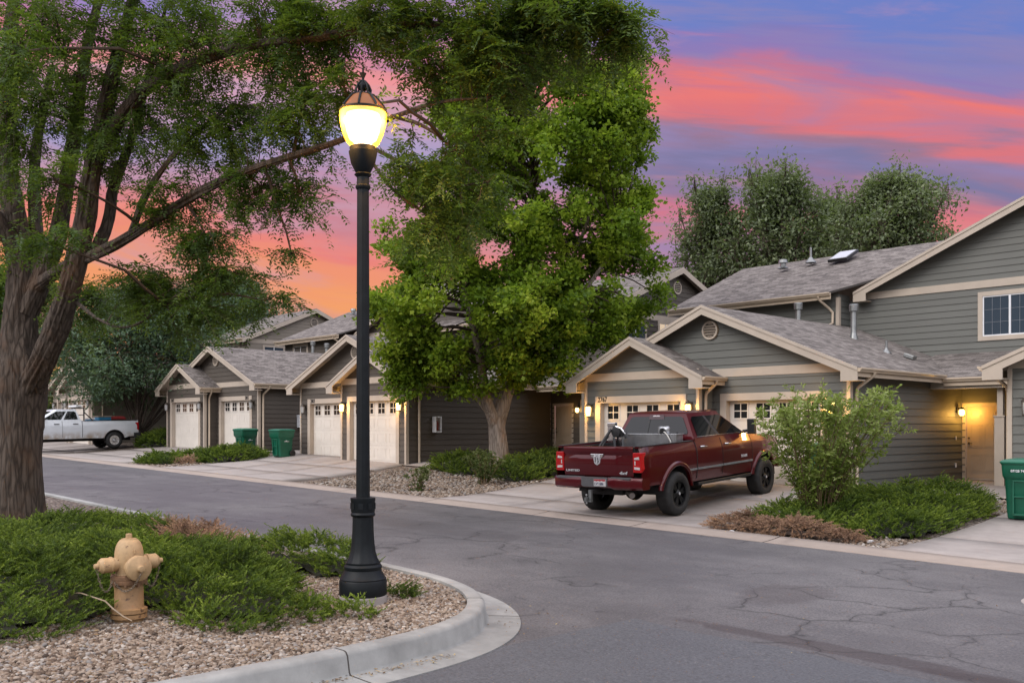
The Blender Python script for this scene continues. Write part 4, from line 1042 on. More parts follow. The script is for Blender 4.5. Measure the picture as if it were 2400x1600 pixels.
def pickup(name, label, group, loc, rz, pitch, P):
    root = empty(name, loc, rz, label, 'pickup truck', group); root.rotation_euler = (Matrix.Rotation(rz, 3, 'Z') @ Matrix.Rotation(pitch, 3, 'X')).to_euler()
    pm = P['paint']; tail, bedf, wb, wr = P['tail'], P['bedf'], P['wb'], P['wr']; L_ = P['lift']
    nose = wb+.92; sill = .50+L_; belt = 1.38+L_; rail = 1.34+L_; ar = P['arch']; wz = wr
    archz = wr+.02
    def prof(z, y):
        t = (z-sill)/(rail-sill)
        x = .955+.055*math.sin(min(1, max(0, t))*math.pi*.82+.25)-(.035 if t > .78 else 0)*((t-.78)/.22)
        if y > wb-.1: x -= .10*((y-wb+.1)/(nose-wb+.1))**2
        if y < tail+.12: x -= .025*((tail+.12-y)/.12)
        return x
    def topz(y):
        if y < bedf+.02: return rail
        if y < 3.1+bedf-.75+.0 and y < wb-.7: return belt
        t = min(1, (y-(wb-.7))/1.55); return belt-.03-.16*t*t
    ys = sorted(set([round(v, 3) for v in list(np.linspace(tail, nose, 40))+[tail, bedf, bedf+.03, bedf+.06]+[c+ar*math.sin(q) for c in (0, wb) for q in np.linspace(-math.pi/2, math.pi/2, 17)]]))
    def botz(y):
        b = sill+(.06 if y < -.6 else 0)
        for c in (0, wb):
            d = abs(y-c)
            if d <= ar+1e-4: b = max(b, archz+math.sqrt(max(0, ar*ar-d*d)))
        return b
    ts = [0, .06, .14, .25, .38, .5, .6, .68, .73, .78, .86, .93, 1]
    mb = MB()
    for s in (-1, 1):
        grid = []
        for y in ys:
            b, t_ = botz(y), topz(y)
            grid.append([mb.p((s*prof(b+(t_-b)*k, y), y, b+(t_-b)*k)) for k in ts])
        for a, b in zip(grid[:-1], grid[1:]):
            for k in range(len(ts)-1):
                q = [a[k], b[k], b[k+1], a[k+1]]; mb.f.append(q if s > 0 else q[::-1]); mb.mi.append(0)
    # hood / cowl / front
    hy = [y for y in ys if y > wb-.72]
    for a, b in zip(hy[:-1], hy[1:]):
        xa, xb = prof(topz(a), a), prof(topz(b), b); za, zb = topz(a), topz(b)
        cs = [-1, -.8, -.4, 0, .4, .8, 1]
        for u, w in zip(cs[:-1], cs[1:]):
            h = lambda c: .06*(1-c*c)
            mb.face([(xa*u, a, za+h(u)), (xa*w, a, za+h(w)), (xb*w, b, zb+h(w)), (xb*u, b, zb+h(u))])
    xn = prof(topz(nose), nose); mb.face([(xn, nose, sill+.1), (-xn, nose, sill+.1), (-xn, nose, topz(nose)), (xn, nose, topz(nose))])
    # bed: rails, inner walls, floor, cab back
    for s in (-1, 1):
        xo = prof(rail, (tail+bedf)/2)
        mb.obox((s*(xo-.05), (tail+bedf)/2, rail-.012), (.05, 0, 0), (0, (bedf-tail)/2, 0), (0, 0, .014))
    mb.box(-.95, .95, bedf, bedf+.06, sill+.1, belt+.0)
    body = mb.build('body', [pm], root, smooth=32)
    mb = MB()
    for s in (-1, 1):
        mb.box(s*.80, s*.92, tail+.05, bedf-.001, sill+.35, rail-.028); mb.obox((s*.905, (tail+bedf)/2, rail+.008), (.055, 0, 0), (0, (bedf-tail)/2-.01, 0), (0, 0, .006))
    mb.box(-.8, .8, tail+.05, bedf-.001, sill+.30, sill+.36); mb.box(-.92, .92, bedf-.03, bedf-.002, sill+.36, rail)
    mb.box(-.84, .84, tail+.03, tail+.06, sill+.36, rail-.01)
    mb.build('bed', liner, root)
    # cab greenhouse
    c0, c1 = bedf+.06, wb-.62   # base at the back, base of the windscreen
    r0, r1 = bedf+.20, wb-1.62; rz_ = P['roof']; rx, bx = .70, .925
    mb = MB()
    base = [(-bx, c0), (bx, c0), (bx, c1-.18), (.78, c1), (-.78, c1), (-bx, c1-.18)]
    topr = [(-rx, r0), (rx, r0), (rx, r1), (rx*.8, r1+.10), (-rx*.8, r1+.10), (-rx, r1)]
    n = 6
    lv = [[(x, y, belt-.005) for x, y in base], [(x*1.0, y, rz_-.07) for x, y in topr], [(x*.97, y*.985+.02, rz_-.02) for x, y in topr], [(x*.80, (y-(r0+r1)/2)*.9+(r0+r1)/2, rz_+.015) for x, y in topr]]
    ids = [[mb.p(q) for q in l] for l in lv]
    for a, b in zip(ids[:-1], ids[1:]):
        for k in range(n): mb.f.append([a[k], a[(k+1) % n], b[(k+1) % n], b[k]]); mb.mi.append(0)
    mb.f.append(ids[-1]); mb.mi.append(0)
    mb.build('cab', [pm], root, smooth=32)
    def onface(a, b, c, d, poly, off, nm, mat, thick=.006):
        """polygon in (u,v) of the face a(0,0) b(1,0) c(1,1) d(0,1), set proud"""
        a, b, c, d = map(Vector, (a, b, c, d)); nn = (b-a).cross(d-a).normalized()
        m = MB(); pts = [(a.lerp(b, u)).lerp(d.lerp(c, u), v) for u, v in poly]
        m.face([q+nn*(off+thick) for q in pts])
        for i in range(len(pts)):
            p_, q_ = pts[i], pts[(i+1) % len(pts)]; m.face([p_+nn*off, q_+nn*off, q_+nn*(off+thick), p_+nn*(off+thick)])
        return m
    B = lambda i: lv[0][i]; T = lambda i: lv[1][i]
    m = onface(B(0), B(1), T(1), T(0), [(.07, .20), (.93, .20), (.95, .30), (.93, .90), (.90, .955), (.10, .955), (.07, .90), (.05, .30)], .004, '', None)
    rw = m.build('rear_window', glass_tint, root, bevel=0)
    m = onface(B(0), B(1), T(1), T(0), [(.40, .20), (.408, .20), (.408, .955), (.40, .955)], .0105, '', None); m.build('divider', black_m, rw)
    if P.get('brake'):
        m = onface(B(0), B(1), T(1), T(0), [(.385, .83), (.63, .83), (.63, 1.02), (.385, 1.02)], .012, '', None); bl = m.build('brake_light', plain('smoked_lens', (.06, .03, .035), .2), root)
        m = onface(B(0), B(1), T(1), T(0), [(.44, .955), (.565, .955), (.55, 1.0), (.51, 1.0), (.502, .975), (.494, 1.0), (.455, 1.0)], .019, '', None); m.build('lens', clear_lens, bl)
    for s in (-1, 1):
        a_, b_, c_, d_ = (B(1), B(2), T(2), T(1)) if s > 0 else (B(5), B(0), T(0), T(5))
        def poly(q): return q if s > 0 else [(1-u, v) for u, v in q][::-1]
        span = c1-.18-c0; split = P['split']
        m = onface(a_, b_, c_, d_, poly([(.075, .10), (split-.028, .10), (split-.034, .93), (.12, .93), (.07, .82)]), .004, '', None); m.build('rear_door_window', glass_tint, root)
        m = onface(a_, b_, c_, d_, poly([(split+.035, .10), (.97, .10), (.985, .22), (.955, .93), (split+.028, .93)]), .004, '', None); m.build('front_door_window', glass_tint, root)
        m = onface(a_, b_, c_, d_, poly([(split-.026, .09), (split+.033, .09), (split+.026, .94), (split-.032, .94)]), .003, '', None); m.build('pillar', P.get('pillar', black_m), root)
        if P.get('trim'):
            m = onface(a_, b_, c_, d_, poly([(.06, .055), (.985, .055), (.985, .085), (.06, .085)]), .006, '', None, .01); m.build('window_trim', chrome, root)
    m = onface(B(3), B(4), T(4), T(3), [(.04, .06), (.96, .06), (.93, .94), (.07, .94)], .004, '', None); m.build('windscreen', glass_tint, root)
    # doors: seams and handles
    sp_y = c0+(c1-.18-c0)*P['split']; fr_y = c1-.02
    for s in (-1, 1):
        for yy in (bedf+.03, sp_y, fr_y):
            mb = MB()
            pts = [(s*(prof(z, yy)+.0015), yy, z) for z in np.linspace(sill+.06, topz(yy)-.03, 12)]
            mb.tube(pts, .0065 if yy != bedf+.03 else .011, 5); mb.build('door_seam', under_m, root)
        for yy in (bedf+.22, sp_y+.14):
            mb = MB(); z = belt-.17; x = prof(z, yy); mb.tube([(s*(x+.005), yy, z), (s*(x+.035), yy+.03, z), (s*(x+.038), yy+.20, z), (s*(x+.005), yy+.23, z)], .017, 8); mb.build('door_handle', P['handle'], root, smooth=50)
        if P.get('trim'):
            z0 = sill+.26
            for ya, yb in ((bedf-.30, bedf+.01), (bedf+.06, sp_y-.01), (sp_y+.02, fr_y-.0)):
                mb = MB(); ps = [(s*(prof(z0, y)+.008), y, z0+.0*(y)) for y in np.linspace(ya, yb, 6)]
                for p_, q_ in zip(ps[:-1], ps[1:]):
                    p_, q_ = Vector(p_), Vector(q_); mb.obox((p_+q_)/2, (.008, 0, 0), (q_-p_)/2, (0, 0, .022))
                mb.build('side_trim', plain('brushed_trim', (.34, .34, .36), .25, .5), root)
            mb = MB(); mb.box(s*.86, s*.99, bedf+.10, wb-ar-.1, sill-.10, sill-.035); mb.build('running_board', black_m, root, bevel=.015)
        # fender flare
        if P.get('flare'):
            for c in (0, wb):
                mb = MB(); rows = []
                for q in np.linspace(-1.42, 1.42, 25):
                    y_, z_ = math.sin(q), math.cos(q); row = []
                    for rr, xo in ((ar-.015, -.03), (ar-.015, .030), (ar+.02, .045), (ar+.055, .036), (ar+.075, .004), (ar+.08, -.03)):
                        z = archz+z_*rr; y = c+y_*rr; row.append(mb.p((s*(prof(max(z, sill), y)+xo), y, z)))
                    rows.append(row)
                for a, b in zip(rows[:-1], rows[1:]):
                    for k in range(5): f = [a[k], b[k], b[k+1], a[k+1]]; mb.f.append(f if s < 0 else f[::-1]); mb.mi.append(0)
                mb.build('fender_flare', pm, root, smooth=50)
        # wheel wells
        for c in (0, wb):
            mb = MB()
            for q0, q1 in zip(np.linspace(-math.pi/2, math.pi/2, 13)[:-1], np.linspace(-math.pi/2, math.pi/2, 13)[1:]):
                r_ = ar-.004; a = (c+math.sin(q0)*r_, archz+math.cos(q0)*r_); b = (c+math.sin(q1)*r_, archz+math.cos(q1)*r_)
                mb.face([(s*.98, a[0], a[1]), (s*.45, a[0], a[1]), (s*.45, b[0], b[1]), (s*.98, b[0], b[1])])
            mb.prism([(c-ar, sill+.05), (c+ar, sill+.05), (c+ar*.7, archz+ar*.7), (c, archz+ar), (c-ar*.7, archz+ar*.7)], 'x', s*.44, s*.45)
            mb.build('wheel_well', under_m, root)
        # mirror
        mb = MB(); my = c1-.30; mb.tube([(s*.93, my, belt+.05), (s*1.06, my+.02, belt+.07)], .035, 8); mb.obox((s*1.13, my+.03, belt+.16), (.085, 0, 0), (0, .06, 0), (0, 0, .17)); mb.build('mirror', black_m, root, bevel=.02)
        # tail light
        mb = MB(); z0, z1 = P['tl']; xo = .985
        pts = [(.80, z0), (.985, z0), (1.0, z0+.08), (.985, z1), (.80, z1)]
        mb.prism([(s*x-(.0), z) for x, z in pts], 'y', tail-.012, tail+.16)
        tl = mb.build('tail_light', red_lens, root, bevel=.012)
        if P.get('brake'):
            m2 = MB(); h = z1-z0
            m2.prism([(s*.835, z0+h*.66), (s*.945, z0+h*.66), (s*.94, z0+h*.80), (s*.835, z0+h*.74)], 'y', tail-.02, tail-.0122)
            m2.prism([(s*.835, z0+h*.17), (s*.955, z0+h*.15), (s*.955, z0+h*.27), (s*.835, z0+h*.29)], 'y', tail-.02, tail-.0122)
            m2.box(s*.842, s*.862, tail-.02, tail-.0122, z0+h*.38, z0+h*.58); m2.build('lens', clear_lens, tl)
    # underbody
    mb = MB(); mb.box(-.80, .80, tail+.1, nose-.2, sill-.02, sill+.28); mb.box(-.42, .42, tail+.2, nose-.6, sill-.14, sill-.021)
    mb.tube([(-.75, 0, wr), (.75, 0, wr)], .055, 10); mb.lathe([(.03, -.17), (.15, -.12), (.19, 0), (.15, .12), (.03, .17)], (0, 0, wr), 18, 'y'); mb.tube([(-.75, wb, wr), (.75, wb, wr)], .05, 10)
    mb.tube([(.30, .3, sill+.0), (.30, -.9, sill-.02)], .14, 12)
    mb.build('underbody', under_m, root, smooth=40)
    # tailgate
    mb = MB(); zb_ = sill+.24
    gx = .80
    secs = [(zb_, .03), (zb_+.03, .0), (zb_+.22, -.012), (rail-.25, -.012), (rail-.17, .012), (rail-.11, -.012), (rail-.03, -.018), (rail-.005, -.008), (rail+.008, .02), (rail+.008, .05)]
    us = [-1, -.97, -.5, 0, .5, .97, 1]
    gr = [[mb.p((u*gx, tail+d+(.015 if abs(u) == 1 else 0)-.006*(1-u*u), z)) for u in us] for z, d in secs]
    for a, b in zip(gr[:-1], gr[1:]):
        for k in range(len(us)-1): mb.f.append([a[k], a[k+1], b[k+1], b[k]]); mb.mi.append(0)
    tg = mb.build('tailgate', pm, root, smooth=35)
    mb = MB(); mb.prism([(-.155, rail-.145), (-.115, rail-.225), (.115, rail-.225), (.155, rail-.145)], 'y', tail-.02, tail+.02); hd = mb.build('handle', P['handle'], tg, bevel=.008)
    if P.get('badge'):
        zc = sill+.58
        mb = MB(); sh = [(-.075, .085), (-.045, .115), (.045, .115), (.075, .085), (.08, .0), (.06, -.08), (.0, -.115), (-.06, -.08), (-.08, 0)]
        mb.prism([(x, zc+z) for x, z in sh], 'y', tail-.026, tail-.01)
        em = mb.build('emblem', silver_letter, tg, bevel=.008)
        mb = MB(); mb.prism([(x*.66, zc+z*.70+.004) for x, z in sh], 'y', tail-.0275, tail-.0262); mb.build('recess', steel_dark, em)
        mb = MB()
        for s in (-1, 1):
            mb.tube([(s*.010, tail-.031, zc+.060), (s*.036, tail-.034, zc+.066), (s*.050, tail-.034, zc+.030), (s*.040, tail-.034, zc-.018), (s*.024, tail-.033, zc-.008)], [.012, .014, .012, .009, .005], 6)
        mb.prism([(-.018, zc+.07), (.018, zc+.07), (.014, zc-.02), (.024, zc-.045), (.0, zc-.08), (-.024, zc-.045), (-.014, zc-.02)], 'y', tail-.036, tail-.0276)
        mb.build('relief', silver_letter, em, smooth=40)
        text('badge', 'LIMITED', .06, (-.74, tail-.022, sill+.335), silver_letter, tg, ext=.003, sx=1.5)
        text('badge', '4x4', .085, (.50, tail-.022, sill+.30), silver_letter, tg, ext=.003, sx=1.35, shear=.25)
        for s in (-1,): pass
        text('door_badge', 'RAM', .085, (prof(sill+.36, wb-1.3)+.004, wb-1.18, sill+.36), silver_letter, root, rot=(R(90), 0, R(90)), ext=.004, sx=1.6)
    # rear bumper
    mb = MB(); bz0, bz1 = sill+.0, sill+.235
    bt = tail-.14
    def bump_x(u): return bt+.10*abs(u)**3.2
    uu = np.linspace(-1, 1, 25)
    secs = [(bz0, .05), (bz0+.04, .0), (bz1-.055, -.0), (bz1-.02, .012), (bz1, .035), (bz1, .16)]
    gr = []
    for z, d in secs:
        row = []
        for u in uu:
            zz = z
            if abs(u) < .30 and z > bz0+.1: zz = z-.0
            if abs(u) < .36 and z <= bz0+.045: zz = z+.03
            row.append(mb.p((u*1.01, bump_x(u)+d, zz)))
        gr.append(row)
    for a, b in zip(gr[:-1], gr[1:]):
        for k in range(len(uu)-1): mb.f.append([a[k], a[k+1], b[k+1], b[k]]); mb.mi.append(0)
    for s in (-1, 1):
        e = 0 if s < 0 else len(uu)-1
        q = [gr[j][e] for j in range(len(secs))]
        q2 = [mb.p((s*1.0, tail+.25, z)) for z, d in secs]
        for j in range(len(secs)-1): f = [q[j], q[j+1], q2[j+1], q2[j]]; mb.f.append(f if s > 0 else f[::-1]); mb.mi.append(0)
    bp = mb.build('rear_bumper', P['bumper'], root, smooth=35)
    mb = MB(); mb.box(-.30, .30, bt-.004, bt+.06, bz0+.075, bz1+.004); mb.prism([(-.30, bz0+.075), (.30, bz0+.075), (.26, bz0+.05), (-.26, bz0+.05)], 'y', bt-.004, bt+.05); mb.box(-.92, -.32, bt+.03, bt+.15, bz1-.03, bz1+.006); mb.box(.32, .78, bt+.03, bt+.15, bz1-.03, bz1+.006); mb.box(-.22, -.07, bt-.008, bt-.0045, bz0+.09, bz1-.03)
    mb.build('step_pad', plain('step_grey', (.10, .10, .105), .6), bp)
    if P.get('plate'):
        mb = MB(); mb.box(.0, .27, bt-.012, bt-.0045, bz0+.065, bz0+.205); pl = mb.build('licence_plate', plain('plate_white', (.60, .60, .60), .4), root)
        mb = MB(); mb.prism([(.004, bz0+.165), (.03, bz0+.172), (.06, bz0+.16), (.10, bz0+.172), (.14, bz0+.162), (.18, bz0+.174), (.22, bz0+.162), (.266, bz0+.17), (.266, bz0+.203), (.004, bz0+.203)], 'y', bt-.0135, bt-.0121); mb.build('band', plain('plate_red', (.36, .03, .04), .4), pl)
        text('plate_number', 'LVY-S86', .075, (.012, bt-.0123, bz0+.088), plain('plate_blue', (.03, .04, .09), .4), pl, ext=.0008, sx=.80)
    if P.get('hitch'):
        mb = MB(); hx = -.02
        mb.box(hx-.03, hx+.03, bt-.08, bt+.3, bz0-.07, bz0-.01, 1)
        mb.box(hx-.03, hx+.03, bt-.13, bt-.08, bz0-.20, bz0-.005); mb.box(hx-.035, hx+.035, bt-.14, bt-.08, bz0-.245, bz0-.205)
        mb.box(hx-.085, hx-.036, bt-.20, bt-.10, bz0-.235, bz0-.15)
        for zz in (bz0-.105, bz0-.265): mb.lathe([(.0, -.024), (.016, -.018), (.023, 0), (.016, .018), (.0, .024)], (hx-.062, bt-.15, zz), 14)
        mb.tube([(hx-.062, bt-.15, bz0-.26), (hx-.062, bt-.15, bz0-.11)], .011, 8)
        mb.build('tow_hitch', [galv, under_m], root, smooth=35)
        mb = MB(); mb.tube([(.42, tail+.35, sill-.06), (.66, tail+.10, sill-.07), (.80, tail-.06, sill-.10)], .055, 16, cap=False); mb.tube([(.80, tail-.06, sill-.10), (.79, tail-.045, sill-.098)], [.055, .045], 16); mb.build('exhaust_pipe', plain('exhaust_steel', (.30, .27, .25), .3, .9), root, smooth=40)
    # front bumper and lamps (out of sight from the street side but there)
    mb = MB(); mb.box(-.95, .95, nose-.05, nose+.10, sill-.02, sill+.22); mb.build('front_bumper', P['bumper'], root, bevel=.03)
    for s in (-1, 1):
        mb = MB(); mb.box(s*.62, s*.90, nose-.04, nose+.02, sill+.50, sill+.68); mb.build('headlight', clear_lens, root, bevel=.02)
    mb = MB(); mb.box(-.58, .58, nose-.02, nose+.03, sill+.34, sill+.72); mb.build('grille', black_m, root, bevel=.02)
    # wheels
    for c in (0, wb):
        for s in (-1, 1):
            w = empty('wheel', (s*P['track'], c, wr)); w.parent = root
            tw = P['tw']/2; rr = P['rim']
            mb = MB()
            def tread(k, r, h): return r-(.012 if (r > wr-.02 and k % 3 == 0) else 0)
            pr = [(rr, -tw+.03), (rr+.03, -tw+.005), (wr-.09, -tw), (wr-.035, -tw+.018), (wr-.004, -tw+.05), (wr, -tw+.09), (wr, tw-.09), (wr-.004, tw-.05), (wr-.035, tw-.018), (wr-.09, tw), (rr+.03, tw-.005), (rr, tw-.03)]
            mb.lathe(pr, n=60, axis='x', flute=tread, cap=False); mb.build('tyre', rubber, w, smooth=40)
            mb = MB(); o = s
            mb.lathe([(rr+.004, -tw+.03), (rr+.004, tw-.03)], n=36, axis='x', cap=False)
            mb.lathe([(rr+.006, s*(tw-.035)), (rr+.008, s*(tw-.018)), (rr-.018, s*(tw-.018)), (rr-.022, s*(tw-.06))][::s], n=36, axis='x', cap=False)
            mb.lathe([(rr, s*(tw-.14)), (.02, s*(tw-.13))][::s], n=24, axis='x', cap=False, mi=1)
            ns = P['spokes']
            for k in range(ns):
                a = 2*math.pi*k/ns+.2; ca, sa = math.cos(a), math.sin(a)
                for da in ((-.17, .17) if ns == 6 else (0,)):
                    c_, s_ = math.cos(a+da), math.sin(a+da); ww = .026 if ns == 6 else .06
                    mb.obox((s*(tw-.062), (c_*(rr-.01)+ca*.055)/2, (s_*(rr-.01)+sa*.055)/2), (.018, 0, 0), (0, (c_*(rr-.01)-ca*.055)/2, (s_*(rr-.01)-sa*.055)/2), (0, -s_*ww, c_*ww))
            mb.lathe([(.085, s*(tw-.10)), (.085, s*(tw-.05)), (.06, s*(tw-.035)), (.05, s*(tw-.02)), (.0, s*(tw-.018))][::s], n=20, axis='x', cap=False)
            mb.build('rim', [P['rimm'], under_m], w, smooth=35)
            mb = MB(); mb.lathe([(.03, s*(tw-.022)), (.03, s*(tw-.012)), (0, s*(tw-.011))][::s], n=14, axis='x', cap=False); mb.build('hub_cap', silver_letter, w, smooth=40)
    return root
rim_black = plain('black_rim', (.022, .023, .025), .35, .6, var=.2)
rim_steel = plain('steel_rim', (.55, .56, .58), .3, .8, var=.1)
PR = dict(paint=maroon, tail=-1.30, bedf=.76, wb=3.92, wr=.447, lift=.13, arch=.565, roof=2.07, split=.47, brake=True, trim=True, flare=True, badge=True, plate=True, hitch=True, handle=chrome, tl=(.97, 1.36), bumper=maroon, tw=.33, rim=.262, track=.885, spokes=6, rimm=rim_black)
red_t = pickup('pickup_truck', 'dark red lifted pickup parked tail out on the driveway of 2767', None, (-12.99, 15.83, float(hgt(-12.98, 15.85))+.015), R(6.0), .050, PR)
red_t.scale = (1.055, 1, 1)
PW = dict(paint=truck_white, pillar=truck_white, tail=-1.2, bedf=1.5, wb=4.25, wr=.405, lift=.02, arch=.50, roof=1.93, split=.47, handle=black_m, tl=(.86, 1.26), bumper=steel_dark, tw=.27, rim=.225, track=.86, spokes=8, rimm=rim_steel)
white_t = pickup('pickup_truck', 'white work pickup with a loaded bed parked nose out by the beige garages', None, (-49.0, 18.35, float(hgt(-49, 18.3))+.03), R(180), -.02, PW)
def on_truck(root, p): return root.matrix_world @ Vector(p)
bpy.context.view_layer.update()
# transfer tank with its pump in the red truck's bed
def local_thing(name, label, cat, truck, p):
    e = empty(name, on_truck(truck, p), 0, label, cat); e.rotation_euler = truck.rotation_euler.copy(); return e
tk = local_thing('transfer_tank', 'bare aluminium fuel tank with pump in the bed of the red pickup', 'fuel tank', red_t, (0, .42, .99))
mb = MB(); mb.box(-.62, .80, -.02, .27, .0, .62); mb.build('tank', alu, tk, bevel=.012)
mb = MB(); mb.box(-.64, .82, -.035, .285, .6205, .64); mb.build('lid', alu, tk, bevel=.004)
mb = MB(); mb.box(.36, .40, -.01, .16, .641, .80); mb.lathe([(.085, .40), (.085, .56), (.05, .58)], (0, .08, .72), 16, 'x'); mb.lathe([(.05, -.05), (.05, .02)], (.48, .0, .72), 14, 'y', mi=1); mb.build('pump', [alu, black_m], tk, smooth=40)
mb = MB(); mb.tube([(.5, -.03, .70), (.60, -.06, .64), (.68, -.07, .52), (.74, -.06, .36), (.76, -.05, .18)], .014, 8); mb.build('hose', plain('pale_hose', (.55, .54, .5), .5), tk, smooth=50)
rk = local_thing('ladder_jack', 'chrome and black winch stand leaning in the left corner of the red pickup bed', 'winch stand', red_t, (-.62, .05, .99))
mb = MB(); mb.tube([(-.16, -.50, .10), (.10, -.05, .76)], .032, 8); mb.tube([(-.06, -.52, .10), (.06, -.10, .62)], .022, 8); mb.build('strut', black_m, rk, smooth=50)
mb = MB(); mb.box(-.07, .07, .06, .16, .0, .86); mb.box(-.05, .15, .02, .12, .82, .90); mb.box(.16, .30, .05, .16, .2, .66); mb.build('mast', chrome, rk, bevel=.01)
mb = MB(); mb.lathe([(.03, -.09), (.11, -.08), (.12, 0), (.11, .08), (.03, .09)], (.22, .02, .70), 16, 'y'); mb.tube([(.28, .0, .76), (.42, .0, .70), (.46, .0, .58)], .04, 8); mb.lathe([(.03, .30), (.045, .40)], (.36, -.02, .30), 10); mb.build('winch', steel_dark, rk, smooth=40)
mb = MB(); mb.tube([(.20, -.02, .82), (.34, -.03, .78), (.44, -.02, .66)], .022, 8); mb.build('crank', chrome, rk, smooth=50)
# load on the white truck
bluem = plain('blue_plastic', (.02, .20, .38), .45); redm = plain('red_steel', (.33, .03, .03), .45)
e = local_thing('storage_crate', 'bright blue plastic crate in the bed of the white pickup', 'crate', white_t, (.25, .10, 1.05))
mb = MB(); mb.box(-.30, .30, -.32, .32, -.15, .50); mb.build('crate_body', bluem, e, bevel=.03); mb = MB(); mb.box(-.33, .33, -.35, .35, .5005, .55); mb.build('lid', plain('tan_lid', (.30, .26, .2), .5), e, bevel=.01)
e = local_thing('cooler', 'small blue and white cooler beside the blue crate in the white pickup', 'cooler', white_t, (.25, .72, 1.05))
mb = MB(); mb.box(-.22, .22, -.18, .18, -.15, .38); mb.build('cooler_body', bluem, e, bevel=.03); mb = MB(); mb.prism([(-.22, .3805), (.22, .3805), (.15, .46), (-.15, .46)], 'y', -.18, .18); mb.build('lid', white_plastic, e, bevel=.01)
e = local_thing('wheelbarrow', 'red wheelbarrow tray turned over on the load of the white pickup', 'wheelbarrow', white_t, (.25, -.55, 1.42))
mb = MB(); mb.prism([(-.46, .0), (.46, .0), (.36, .16), (-.32, .16)], 'x', -.28, .28); mb.build('tray', redm, e, bevel=.03); 
for q in (-1, 1):
    mb = MB(); mb.tube([(q*.3, .95, -.05), (q*.28, .3, -.02), (q*.2, -.7, -.03)], .02, 8); mb.box(q*.25-.02, q*.25+.02, -.45, -.41, -.42, -.03); mb.build('handle', black_m, e, smooth=50)
e = local_thing('tool_rack', 'black rack with a white light bar behind the cab of the white pickup', 'rack', white_t, (0, 1.36, 1.36))
mb = MB()
for s in (-1, 1): mb.tube([(s*.8, .02, 0), (s*.8, .02, .66)], .035, 8); mb.tube([(s*.8, -.42, 0), (s*.8, .0, .42)], .028, 8)
mb.tube([(-.8, .02, .64), (.8, .02, .64)], .03, 8); mb.tube([(-.8, .02, .3), (.8, .02, .3)], .02, 8)
mb.build('frame', black_m, e, smooth=50); mb = MB(); mb.box(-.55, .55, .02, .30, .68, .78); mb.build('light_bar', white_plastic, e, bevel=.03)
# litter at the kerb
paper = plain('paper_white', (.62, .62, .62), .7)
def litter(x, y, s, label):
    bm = bmesh.new(); bmesh.ops.create_icosphere(bm, subdivisions=2, radius=s)
    for v in bm.verts: v.co *= random.uniform(.6, 1.25); v.co.z *= .45
    me = bpy.data.meshes.new('crumpled_paper'); bm.to_mesh(me); bm.free(); me.materials.append(paper)
    o = bpy.data.objects.new('crumpled_paper', me); COL.objects.link(o); o.location = (x, y, float(hgt(x, y))+s*.35); o.rotation_euler = (0, 0, random.random()*6)
    tag(o, label, 'litter', 'paper scraps along the kerb')
litter(-9.75, 14.56, .085, 'largest white paper scrap on the kerb beside the dead brown juniper')
litter(-9.45, 14.6, .065, 'second paper scrap, just right of the largest one at the kerb')
litter(-8.75, 14.62, .05, 'small white paper scrap alone at the front of the dead brown juniper')
litter(-7.55, 15.3, .06, 'paper scrap between the dead brown juniper and the green juniper by the driveway')

# ================================================================== foliage makers
def unit(a): return a/np.maximum(np.linalg.norm(a, axis=-1, keepdims=True), 1e-6)
def rdir(n): return unit(rng.normal(size=(n, 3)))
def quads(c, d, w, n_up, length, width, fold=0.0):
    """diamond leaves: base c, along d, across w"""
    a = c; b = c+d*(length*.45)[:, None]+w*(width*.5)[:, None]; t = c+d*length[:, None]; e = c+d*(length*.45)[:, None]-w*(width*.5)[:, None]
    if fold: b = b+n_up*(width*fold)[:, None]; e = e+n_up*(width*fold)[:, None]
    return np.stack([a, b, t, e], 1)
def pinnate(o, d, length, pairs, ll, lw, sag=.25):
    """compound leaves: rachis from o along d, `pairs` leaflets each side"""
    S = len(o); up = np.array([0, 0, 1.0])
    side = unit(np.cross(d, up)+rng.normal(size=(S, 3))*.25); nn = unit(np.cross(side, d))
    k = (np.arange(pairs)+.6)/pairs
    pos = o[:, None]+d[:, None]*(length[:, None]*k)[..., None]-up*(length[:, None]*k**2*sag)[..., None]
    out = []
    for s in (-1, 1):
        dd = unit(side[:, None]*s*.85+d[:, None]*.55+rng.normal(size=pos.shape)*.16-up*.12)
        P = pos.reshape(-1, 3); D = dd.reshape(-1, 3); ww = unit(np.cross(D, np.repeat(nn, pairs, 0)+rng.normal(size=P.shape)*.35))
        n = len(P); sc = rng.uniform(.75, 1.2, n)
        out.append(quads(P, D, ww, None, ll*sc, lw*sc))
    return np.concatenate(out), np.concatenate([np.repeat(np.arange(S), pairs)]*2)
class Tubes:
    def __init__(s): s.mb = MB()
    def add(s, pts, r0, r1, n=5):
        m = len(pts); s.mb.tube(pts, [r0+(r1-r0)*i/(m-1) for i in range(m)], n, cap=False)
def bez(a, b, sag, n=5, wob=.06):
    a, b = np.asarray(a, float), np.asarray(b, float); L_ = np.linalg.norm(b-a); t = np.linspace(0, 1, n)[:, None]
    p = a+(b-a)*t; p[:, 2] += (sag*L_*4*t*(1-t))[:, 0]; w = rng.normal(size=(n, 3))*wob*L_/n; w[0] = 0; w[-1] = 0
    return p+w
def smooth_path(pts, it=2):
    pts = [np.asarray(p, float) for p in pts]
    for _ in range(it):
        q = [pts[0]]
        for a, b in zip(pts[:-1], pts[1:]): q += [a*.75+b*.25, a*.25+b*.75]
        pts = q+[pts[-1]]
    return pts
def nearest(skel, p):
    d = np.linalg.norm(skel-p, axis=1); return skel[np.argmin(d)]
from mathutils import noise as mnoise
